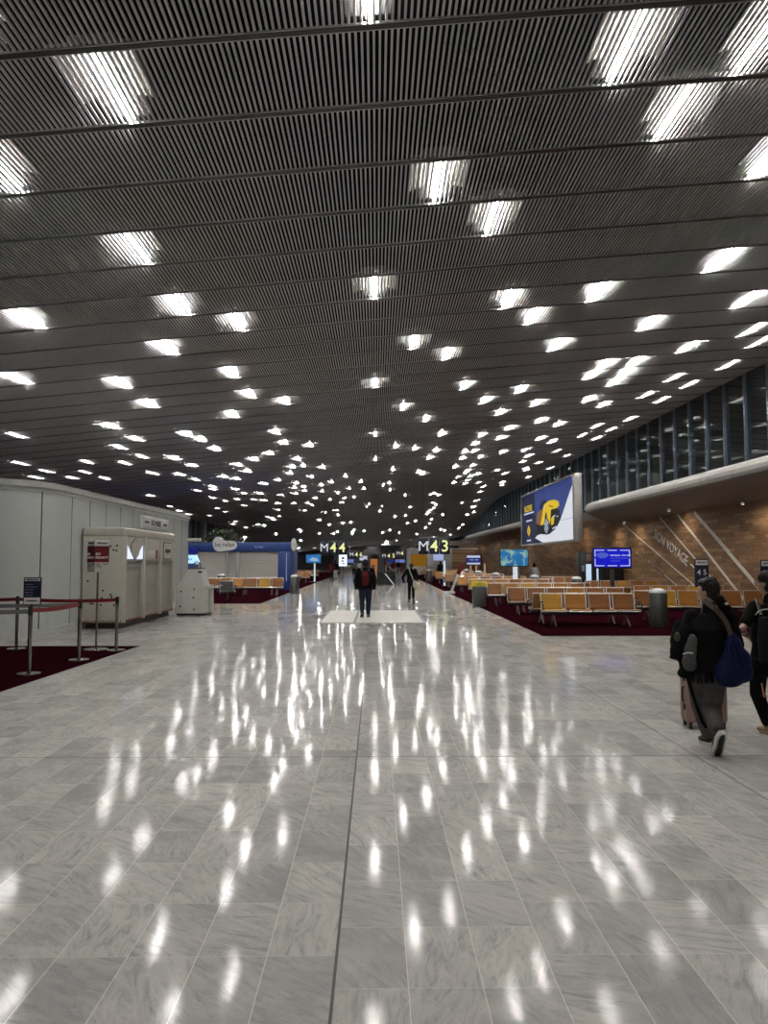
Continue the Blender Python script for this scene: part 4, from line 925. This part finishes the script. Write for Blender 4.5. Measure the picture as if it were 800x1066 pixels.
def figure(J, h, label, yaw=0., look=0., top=BLK_C, legs=BLK_C, shoe=SHOEB, sole=SHOEB, hair=HAIR, hairstyle='short', sleeve='long', vox=.010, base=None, female=False, group=None, ax=None, topname='jacket', bulk=0., legw=1.):
    ax = ax or Vector((1, 0, 0)); ay = Vector((-ax.y, ax.x, 0))
    q = h / 1.7; wf = .92 if female else 1.
    secs = lambda e, lo: [s for s in [(J['pelvis'] - Vector((0, 0, .10 * q)), .115 * q * wf + e, .095 * q + e), (J['pelvis'], .165 * q * wf + e, .118 * q + e), (J['waist'], .138 * q * wf + e * 1.3, .100 * q + e), (J['chest'], .165 * q * wf + e, .118 * q + e), ((J['shL'] + J['shR']) / 2 + Vector((0, 0, -.03 * q)), .150 * q * wf + e, .085 * q + e), ((J['shL'] + J['shR']) / 2 + Vector((0, 0, .035 * q)), .085 * q + e * .6, .062 * q + e * .6)]][lo:]
    mb = MB(); loft(mb, secs(0, 0), ax, ay)
    limb(mb, J['neck'] - Vector((0, 0, .05 * q)), J['head'] - Vector((0, 0, .05 * q)), .056 * q, .050 * q)
    fy = yaw + look; Rh = Matrix.Rotation(fy, 3, 'Z'); hd = J['head']; F_ = lambda x_, y_, z_: hd + Rh @ Vector((x_, y_, z_)) * q
    ball(mb, hd, (.074 * q, .094 * q, .116 * q), 20, Rh); ball(mb, F_(0, .03, -.062), (.050 * q, .052 * q, .052 * q), 14, Rh)
    limb(mb, F_(0, .088, .012), F_(0, .108, -.028), .010 * q, .016 * q, 8)                                            # nose
    for s in (-1, 1): ball(mb, F_(s * .076, -.005, -.008), (.010 * q, .020 * q, .030 * q), 10, Rh); ball(mb, F_(s * .030, .082, .022), (.024 * q, .014 * q, .009 * q), 10, Rh)   # ears, brow
    limb(mb, F_(-.016, .082, -.058), F_(.016, .082, -.058), .009 * q, .009 * q, 8)                                    # mouth
    for k in 'LR':
        limb(mb, J['sh' + k], J['el' + k], .047 * q * wf, .038 * q * wf); limb(mb, J['el' + k], J['wr' + k], .037 * q * wf, .026 * q * wf)
        limb(mb, J['hip' + k], J['knee' + k], .078 * q * wf, .054 * q * wf); limb(mb, J['knee' + k], J['ankle' + k], .052 * q * wf, .036 * q * wf)
        ball(mb, J['knee' + k] * .45 + J['ankle' + k] * .55 - ay * .018, .046 * q * wf)
        limb(mb, J['heel' + k] + Vector((0, 0, .018)), J['toe' + k] + Vector((0, 0, .015)), .032 * q, .026 * q)
        d = J['wr' + k] - J['el' + k]; s = 1 if k == 'R' else -1
        hand(mb, J['wr' + k], d, -ax * s, 1 if k == 'R' else -1)
    body = blob('person', mb, SKIN, None, vox, 2); tag(body, label, 'person', group)
    # clothes
    mb = MB(); loft(mb, secs(.026 * q + bulk, 1), ax, ay); loft(mb, [(J['pelvis'] - Vector((0, 0, .045 * q)), .175 * q * wf + .02 + bulk, .125 * q + .025 + bulk), (J['pelvis'] + Vector((0, 0, .08 * q)), .165 * q * wf + .026 + bulk, .115 * q + .026 + bulk)], ax, ay)
    for k in 'LR':
        limb(mb, J['sh' + k] + (J['neck'] - J['sh' + k]) * .12, J['el' + k] if sleeve == 'long' else J['sh' + k].lerp(J['el' + k], .62), .068 * q + bulk * .7, (.056 if sleeve == 'long' else .062) * q + bulk * .7)
        if sleeve == 'long': limb(mb, J['el' + k], J['el' + k].lerp(J['wr' + k], .92), .056 * q + bulk * .7, .043 * q + bulk * .5)
    limb(mb, J['neck'] - Vector((0, 0, .055 * q)), J['neck'] + Vector((0, 0, .0)), .078 * q, .068 * q)
    blob(topname, mb, top, body, vox, 5)
    mb = MB(); loft(mb, [(J['pelvis'] - Vector((0, 0, .10 * q)), .13 * q * wf + .012, .10 * q + .014), (J['pelvis'], .165 * q * wf + .014, .118 * q + .014), (J['pelvis'] + Vector((0, 0, .09 * q)), .15 * q * wf + .012, .105 * q + .012)], ax, ay)
    for k in 'LR':
        limb(mb, J['hip' + k], J['knee' + k], .094 * q * wf * legw, .076 * q * legw); limb(mb, J['knee' + k], J['ankle' + k] + (J['knee' + k] - J['ankle' + k]) * .10, .074 * q * legw, .057 * q * legw)
    blob('trousers', mb, legs, body, vox, 5)
    for k in 'LR':
        hl, te, an = J['heel' + k], J['toe' + k], J['ankle' + k]; d = (te - hl).normalized(); sd = d.cross((an - hl).normalized()).normalized(); u = sd.cross(d).normalized()
        if u.dot(an - hl) < 0: u = -u
        Rf = Matrix((sd, d, u)).transposed()
        mb = MB(); ball(mb, hl + u * .034 * q + d * .03, (.040 * q, .055 * q, .042 * q), 14, Rf); ball(mb, hl.lerp(te, .72) + u * .026 * q, (.046 * q, .085 * q, .036 * q), 14, Rf); limb(mb, hl + u * .04 * q + d * .03, an, .040 * q, .042 * q); limb(mb, hl.lerp(te, .3) + u * .035 * q, hl.lerp(te, .7) + u * .03 * q, .040 * q, .040 * q)
        sh_ = blob('shoe', mb, shoe, body, min(vox, .008), 3)
        out = [(-.75, 0), (-.95, .25), (-.85, .6), (-1.1, .9), (-.95, 1.15), (-.5, 1.32), (.3, 1.34), (.9, 1.15), (1.05, .85), (.85, .5), (.9, .2), (.6, -.08), (-.3, -.1)]
        ln = (te - hl).length
        Mf = Matrix.Translation(hl - u * .010 * q - d * .035) @ Rf.to_4x4()
        MB().prism([(x_ * .051 * q, y_ * ln) for x_, y_ in out], -.010, .026 * q, Mf).build('sole', sole, sh_)
        if sole is not shoe: MB().prism([(x_ * .030 * q, y_ * ln * .92 + .02) for x_, y_ in out], -.014, -.008, Mf).build('tread', SHOEB, sh_)
    mb = MB()
    if hairstyle == 'short':
        ball(mb, F_(0, -.024, .022), (.087 * q, .094 * q, .112 * q), 18, Rh); ball(mb, F_(0, .02, .085), (.07 * q, .08 * q, .045 * q), 14, Rh); ball(mb, F_(0, -.06, -.045), (.06 * q, .045 * q, .05 * q), 12, Rh)
        rr_ = random.Random(2)
        for i in range(26): a = rr_.uniform(0, 2 * PI); e = rr_.uniform(.2, 1.3); ball(mb, F_(.078 * math.cos(a) * math.cos(e), -.02 + .085 * math.sin(a) * math.cos(e), .03 + .10 * math.sin(e)), .022 * q, 8)
    else:
        ball(mb, F_(0, -.004, .045), (.086 * q, .100 * q, .088 * q), 18, Rh); ball(mb, F_(0, -.032, .0), (.090 * q, .086 * q, .122 * q), 18, Rh)
        for s in (-1, 0, 1): limb(mb, F_(s * .05, -.055, .0), F_(s * .06, -.075, -.20 if hairstyle == 'long' else -.09), .045 * q, .035 * q)
        if hairstyle == 'bun': ball(mb, F_(0, -.10, .08), .045 * q)
    blob('hair', mb, hair, body, min(vox, .009), 3)
    for s in (-1, 1):
        e = MB(); ball(e, F_(s * .030, .083, .006), .0115 * q, 10); eo = e.build('eye', mat('eye_white', (.6, .58, .55), .2), body)
        e = MB(); ball(e, F_(s * .030, .0915, .006), .0055 * q, 8); e.build('iris', HAIR, eo)
    e = MB(); limb(e, F_(-.018, .0895, -.058), F_(.018, .0895, -.058), .005 * q, .005 * q, 8); e.build('lips', mat('lips', (.35, .13, .11), .5), body)
    body.location = base or (0, 0, 0)
    return body
V = Vector
# ---- foreground traveller with blue bag, from the photograph's pixels
B1 = onfloor(741, 781)
def jp(px, py, Y): return at(px, py, Y) - B1
J = dict(pelvis=jp(736, 694, 7.16), waist=jp(736, 676, 7.16), chest=jp(737, 655, 7.16), neck=jp(739, 632, 7.17), head=jp(737.5, 615.5, 7.19),
         shL=jp(718, 643, 7.22), shR=jp(760, 642, 7.12), elL=jp(709, 671, 7.22), wrL=jp(716, 690, 7.42), elR=jp(768, 671, 7.12), wrR=jp(763, 697, 7.24),
         hipL=jp(727, 699, 7.20), hipR=jp(745, 699, 7.12), kneeL=jp(730, 735, 7.36), ankleL=jp(741, 767, 7.24), kneeR=jp(741, 737, 7.22), ankleR=jp(747, 760, 6.86),
         heelL=V((0, 0, 0)), toeL=V((0, 0, 0)), heelR=V((0, 0, 0)), toeR=V((0, 0, 0)))
hl = onfloor(742, 776.5) - B1; tl = onfloor(731.5, 773) - B1; J['heelL'] = V((hl.x, hl.y, .018)); J['toeL'] = V((tl.x, tl.y, .018)); J['ankleL'] = V((hl.x - .02, hl.y + .03, .10))
tr_ = onfloor(746.5, 787) - B1; J['toeR'] = V((tr_.x, tr_.y, .02)); J['heelR'] = jp(751, 766, 6.80)
man = figure(J, 1.66, 'person in black jacket and grey trousers walking with a blue shoulder bag', look=.75, legs=GREYT, sole=RUBW, base=B1, ax=V((.97, -.12, 0)).normalized(), vox=.009, bulk=.012, legw=1.22)
mb = MB()   # dark side stripe of the trousers
mb.tube([J['hipL'] + V((-.118, -.02, -.03)), J['hipL'].lerp(J['kneeL'], .5) + V((-.100, -.055, 0)), J['kneeL'] + V((-.068, -.075, 0)), J['kneeL'].lerp(J['ankleL'], .5) + V((-.052, -.072, 0)), J['ankleL'] + V((-.03, -.055, .06))], .016, 8).build('side_stripe', BLK_C, man)
fr_ = MB()
for i in range(15): x_ = -.20 + i * .019; fr_.tube([J['pelvis'] + V((x_, -.150 + .012 * abs(i - 7) * .6, -.03)), J['pelvis'] + V((x_ - .004 * (i % 3), -.155 + .012 * abs(i - 7) * .6, -.125 - .012 * (i % 2))),], .0075, 6)
f_ = fr_.build('fringe', BLK_C, man); f_['kind'] = 'stuff'
# coat carried over the left arm
co = empty('carried_coat', B1 + V((0, 0, 0)), 'black and grey tweed coat carried over the left arm of the traveller', 'coat')
mb = MB()
for px, py, Y, r_ in ((709, 668, 7.16, (.085, .09, .13)), (706, 678, 7.20, (.075, .09, .09)), (714, 662, 7.12, (.07, .07, .12)), (715, 690, 7.20, (.07, .09, .12)), (712, 701, 7.24, (.06, .08, .05)), (722, 700, 7.16, (.07, .06, .07)), (702, 684.5, 7.24, (.05, .05, .022))): ball(mb, jp(px, py, Y), r_, 14)
limb(mb, jp(707, 650, 7.2), jp(704, 668, 7.2), .05, .06)
blob('coat_body', mb, BLK_C, co, .014, 14)
mb = MB()
for px, py, r_ in ((721, 668, (.05, .05, .08)), (719, 678, (.065, .05, .09)), (718, 688, (.07, .05, .08)), (719, 693, (.07, .045, .055))): ball(mb, jp(px, py, 7.06), r_, 14)
m, t, b = nt('grey_tweed'); n = N(t); f = n.noise(n.obj(), 180, 2)
n.link(n.ramp(f, [(.35, (.012, .012, .012)), (.65, (.13, .13, .125))]), b.inputs['Base Color']); b.inputs['Roughness'].default_value = .95
blob('tweed_sleeve', mb, m, co, .012, 10)
MB().tube([jp(711, 681, 6.995), jp(716, 679.5, 6.985), jp(722, 680, 6.985)], .007, 6).build('white_piping', WCL, co)
mb = MB(); ball(mb, jp(705.5, 663, 7.08), (.03, .03, .05), 12); blob('olive_lining', mb, mat('olive_cloth', (.05, .055, .035), .9), co, .01, 3)
# blue bag and its strap
NAVYB = mat('blue_nylon', (.0035, .007, .040), .65, spec=.15, var=.2, vscale=6, bump=.5, bscale=14)
bg_ = empty('shoulder_bag', B1 + V((0, 0, 0)), 'large blue drawstring shoulder bag hanging at the right hip of the traveller', 'bag')
mb = MB()
for px, py, Y, r_ in ((763, 698, 6.98, (.165, .12, .13)), (767, 688, 6.98, (.14, .11, .14)), (764, 674, 6.98, (.085, .08, .12)), (762, 664, 6.98, (.045, .05, .07)), (754, 703, 6.97, (.09, .09, .075)), (773, 700, 6.98, (.10, .10, .10)), (760, 709, 6.98, (.12, .09, .06))): ball(mb, jp(px, py, Y), r_, 18)
blob('bag_body', mb, NAVYB, bg_, .012, 22)
for a0 in (-.5, .2, .9):
    MB().tube([jp(762 + a0 * 2, 664, 6.925), jp(763 + a0 * 8, 680, 6.87), jp(765 + a0 * 13, 695, 6.852)], [.006, .009, .004], 6).build('fold', NAVYB, bg_)
sp_ = [jp(733, 624.5, 7.05), jp(737, 627.5, 7.02), jp(744, 633, 6.975), jp(752, 641, 6.965), jp(757, 649, 6.965), jp(760, 657, 6.95), jp(762, 664, 6.95)]
MB().sweep([(-.024, -.004), (.024, -.004), (.024, .004), (-.024, .004)], [(lambda a, c, p=p: (p.x + a * .65, p.y + c, p.z + a * .75)) for p in sp_]).build('strap', mat('brown_strap', (.045, .032, .022), .7), bg_)
np_ = empty('neck_pillow', B1 + V((0, 0, 0)), 'black neck pillow with white toggle on the right shoulder of the traveller', 'pillow')
mb = MB()
for px, py, r_ in ((749, 624, .05), (753, 630, .055), (758, 636, .055), (763, 642, .05)): ball(mb, jp(px, py, 7.06), r_)
blob('pillow_body', mb, BLK_C, np_, .011, 4); mb = MB(); ball(mb, jp(757, 628.5, 6.99), (.018, .018, .014), 10); mb.build('toggle', RUBW, np_)
# suitcase
sc0 = onfloor(733.5, 757)
ROSE = mat('rose_shell', (.30, .185, .16), .38, .25)
su = empty('suitcase', sc0, 'rose gold hard shell suitcase rolling beside the legs of the traveller', 'suitcase', rz=-.10)
mb = MB().bev(-.215, .215, -.13, .13, .06, .66, .045, 4)
for i in range(6): mb.bev(-.15 + i * .06 - .012, -.15 + i * .06 + .012, -.136, .136, .09, .63, .006)
mb.build('shell', ROSE, su)
MB().bev(-.219, .219, -.012, .012, .058, .664, .006).build('zip_band', DARKM, su)
for sx in (-1, 1):
    for sy in (-1, 1):
        w_ = MB().bev(sx * .17 - .02, sx * .17 + .02, sy * .095 - .02, sy * .095 + .02, .045, .075, .006).build('wheel_housing', BLACKP, su)
        MB().lathe([(.001, -.016), (.022, -.016), (.026, -.008), (.026, .008), (.022, .016), (.001, .016)], n=18, M=Matrix.Translation((sx * .17, sy * .095, .026)) @ Matrix.Rotation(PI / 2, 4, 'Y')).build('wheel', BLACKP, w_)
MB().tube([(-.07, .09, .64), (-.07, .09, .98), (.07, .09, .98), (.07, .09, .64)], .010, 8).build('pull_handle', ALU, su)
MB().tube([(-.215, -.05, .28), (-.235, -.05, .30), (-.235, -.05, .42), (-.215, -.05, .44)], .010, 8).build('side_handle', BLACKP, su)
MB().bev(-.228, -.21, -.09, -.05, .5, .56, .006).bev(-.228, -.21, -.09, -.05, .2, .26, .006).build('corner_foot', BLACKP, su)
# ---- traveller cut by the right edge
B2 = onfloor(803, 765)
def jq(px, py, Y): return at(px, py, Y) - B2
J = dict(pelvis=jq(800, 693, 7.72), waist=jq(801, 672, 7.72), chest=jq(802, 652, 7.72), neck=jq(803, 622, 7.73), head=jq(799, 607, 7.76),
         shL=jq(783, 633, 7.74), shR=jq(823, 633, 7.70), elL=jq(773, 656, 7.66), wrL=jq(781, 664, 7.92), elR=jq(834, 658, 7.70), wrR=jq(832, 680, 7.85),
         hipL=jq(790, 699, 7.74), hipR=jq(811, 699, 7.70), kneeL=jq(789, 722, 7.86), ankleL=jq(800, 751, 7.70), kneeR=jq(815, 726, 7.9), ankleR=jq(816, 748, 8.1))
hl = onfloor(804, 765) - B2; tl = onfloor(793, 762.5) - B2; J['heelL'] = V((hl.x, hl.y, .018)); J['toeL'] = V((tl.x, tl.y, .016)); J['ankleL'] = V((hl.x - .02, hl.y + .03, .10))
hr = J['ankleR']; J['ankleR'] = V((hr.x, hr.y, .10)); J['heelR'] = V((hr.x, hr.y - .05, .018)); J['toeR'] = V((hr.x + .02, hr.y + .15, .016))
wo = figure(J, 1.70, 'person in black t-shirt with long dark hair cut by the right picture edge', look=.80, top=mat('black_cotton', (.006, .006, .006), .95, spec=.1), shoe=SHOET, sole=mat('beige_sole', (.36, .27, .2), .7), hair=mat('auburn_black_hair', (.008, .0045, .004), .6, spec=.2), hairstyle='long', sleeve='short', base=B2, female=True, topname='t_shirt', vox=.009)
mb = MB(); d_ = J['elL'].lerp(J['wrL'], .35); ball(mb, d_ + V((-.008, -.016, -.004)), (.031, .028, .036), 12); ball(mb, J['elL'] + V((-.006, -.012, .0)), (.034, .034, .036), 12); mb.build('tattoo', mat('tattoo_ink', (.22, .085, .085), .6, var=.5, vscale=40), wo)
MB().tube([J['hipL'] + V((-.03, -.115, -.10)), J['hipL'] + V((-.01, -.118, -.24))], .006, 6).build('orange_zip', mat('orange_zip', (.75, .28, .10), .5), wo)
e = MB(); Rh = Matrix.Rotation(.80, 3, 'Z'); g = lambda x_, y_, z_: J['head'] + Rh @ V((x_, y_, z_))
for s in (-1, 1): e.tube([g(s * .03 + .026 * math.cos(k * PI / 6), .106, .008 + .02 * math.sin(k * PI / 6)) for k in range(12)], .003, 6, closed=True); e.tube([g(s * .056, .106, .01), g(s * .082, .02, .012), g(s * .084, -.02, .0)], .003, 6)
e.tube([g(-.006, .106, .012), g(.006, .106, .012)], .003, 6).build('glasses', BLACKP, wo)
bk = empty('backpack', B2 + V((0, 0, 0)), 'black backpack with white piping worn by the person at the right edge', 'backpack')
mb = MB(); ball(mb, jq(806, 664, 7.50), (.15, .10, .22), 20); loft(mb, [(jq(806, 690, 7.50), .14, .085), (jq(806, 665, 7.49), .155, .10), (jq(806, 642, 7.51), .14, .085)], V((1, 0, 0)), V((0, 1, 0)))
blob('pack_body', mb, mat('black_green_nylon', (.005, .008, .006), .8, spec=.15), bk, .012, 5)
MB().tube([jq(787, 640, 7.44), jq(790, 636.5, 7.42), jq(795, 634.5, 7.40), jq(802, 634, 7.39), jq(812, 634, 7.39), jq(822, 637, 7.42)], .0055, 8).build('piping', WCL, bk)
for s, k in ((-1, 'shL'), (1, 'shR')):
    MB().tube([jq(806 + s * 13, 641, 7.52), J[k] * .8 + J['neck'] * .2 + V((0, -.02, .075)), J[k] * .85 + J['chest'] * .15 + V((0, .13, -.03)), J['chest'] + V((s * .13, .12, -.16))], .016, 8).build('shoulder_strap', BLACKP, bk)
# ---- man with red backpack in mid hall
B3 = onfloor(380.5, 643); Jm = skeleton(1.80, .10, (.02, .02), (.07, .07), (.10, .10), 1.12, 1)
m3 = figure(Jm, 1.80, 'person in black jacket and jeans with a red backpack on the pale hatch', legs=JEAN, base=B3, vox=.011, bulk=.03, legw=1.12)
b3 = empty('backpack', B3 + V((0, 0, 0)), 'dark red backpack with black sides on the back of the walker in jeans', 'backpack')
mb = MB(); loft(mb, [((0, -.23, .98), .15, .07), ((0, -.25, 1.10), .18, .10), ((0, -.24, 1.32), .17, .095), ((0, -.21, 1.46), .11, .06)], V((1, 0, 0)), V((0, 1, 0))); blob('pack_body', mb, BLK_C, b3, .012, 4)
mb = MB(); loft(mb, [((0, -0.330, 1.0), .085, .03), ((0, -0.365, 1.10), .11, .03), ((0, -0.350, 1.32), .115, .03), ((0, -0.295, 1.45), .09, .02)], V((1, 0, 0)), V((0, 1, 0))); blob('front_panel', mb, REDC, b3, .012, 3)
for s in (-1, 1): MB().tube([(s * .10, -.20, 1.45), (s * .125, -.04, 1.50), (s * .14, .14, 1.42), (s * .15, .15, 1.2)], .018, 8).build('shoulder_strap', BLACKP, b3)
# ---- far walker with white bag
B4 = onfloor(428.5, 626.5); Jf = skeleton(1.66, .20, (-.02, .06), (.20, .10), (.05, .25), .95, -1)
m4 = figure(Jf, 1.66, 'person dressed in black with a white shoulder bag walking towards the far gates', hair=HAIRB, female=True, base=B4, vox=.011, bulk=.022)
b4 = empty('tote_bag', B4 + V((0, 0, 0)), 'round white shoulder bag at the right hip of the distant walker in black', 'bag')
mb = MB()
for c, r_ in (((.22, -.20, .70), (.17, .10, .15)), ((.17, -.20, .80), (.12, .09, .12)), ((.29, -.19, .72), (.12, .09, .13))): ball(mb, c, r_, 16)
blob('bag_body', mb, mat('cream_cloth', (.58, .52, .42), .85), b4, .012, 4)
MB().tube([(-.10, .02, 1.43), (-.10, -.10, 1.41), (-.04, -.165, 1.25), (.05, -.165, 1.02), (.10, -.19, .88)], .018, 8).build('strap', WCL, b4)
# ---- person under the billboard
B5 = at(556.5, 600, 40.4); B5.z = .022
figure(skeleton(1.62, .05, (.05, .05), (.06, .06), (.2, .2), .95), 1.62, 'person in white top with dark hair standing behind a bin under the billboard', top=mat('pale_knit', (.30, .29, .28), .9), legs=JEAN, hairstyle='bun', female=True, base=B5, vox=.012)
# ---- distant people near the far gates
for i, (px, Y, h_, tp, lg, fem, l) in enumerate(((345, 66, 1.66, REDC, BLK_C, True, 'distant person in dark red top left of the white portrait screen'),
        (349.5, 72, 1.75, BLK_C, WCL, False, 'distant person in black with pale trousers beside the white portrait screen'),
        (369, 84, 1.74, GREYC, BLK_C, False, 'distant person in grey top just left of the red backpack walker'),
        (374.5, 88, 1.70, WCL, JEAN, True, 'distant person in pale top near the far white lit panel'),
        (404.5, 92, 1.76, GREYC, BLK_C, False, 'distant person in grey walking beyond the dark walkway'),
        (409.5, 88, 1.68, REDC, BLK_C, True, 'distant person in dark red beyond the right side of the dark walkway'),
        (415, 96, 1.74, BLK_C, GREYC, False, 'distant person in black near the far right pillar'),
        (459, 58.9, 1.70, BLK_C, BLK_C, True, 'distant person in black behind the seats under the M 43 sign'))):
    bse = at(px, 600, Y); bse.z = .022 if bse.x > 3.95 else 0
    figure(skeleton(h_, .12 if i % 2 else .05, (.05, -.05), (.06, .07), (.1, .1), .95 if fem else 1., 1 if i % 2 else -1), h_, l, top=tp, legs=lg, hairstyle='long' if fem else 'short', female=fem, base=bse, vox=.014)
# ------------------------------------------------------------------ world + view
w = bpy.data.worlds.new('night'); S.world = w; w.use_nodes = True
bg = w.node_tree.nodes['Background']; bg.inputs[0].default_value = (.010, .014, .022, 1); bg.inputs[1].default_value = .35
S.view_settings.view_transform = 'Standard'; S.view_settings.look = 'None'; S.view_settings.gamma = 1
S.view_settings.use_curve_mapping = False; S.view_settings.exposure = -0.4
S.cycles.use_denoising = True
S.cycles.max_bounces = 6; S.cycles.diffuse_bounces = 3; S.cycles.glossy_bounces = 4; S.cycles.transparent_max_bounces = 16
S.cycles.sample_clamp_indirect = 6
S.cycles.caustics_reflective = False
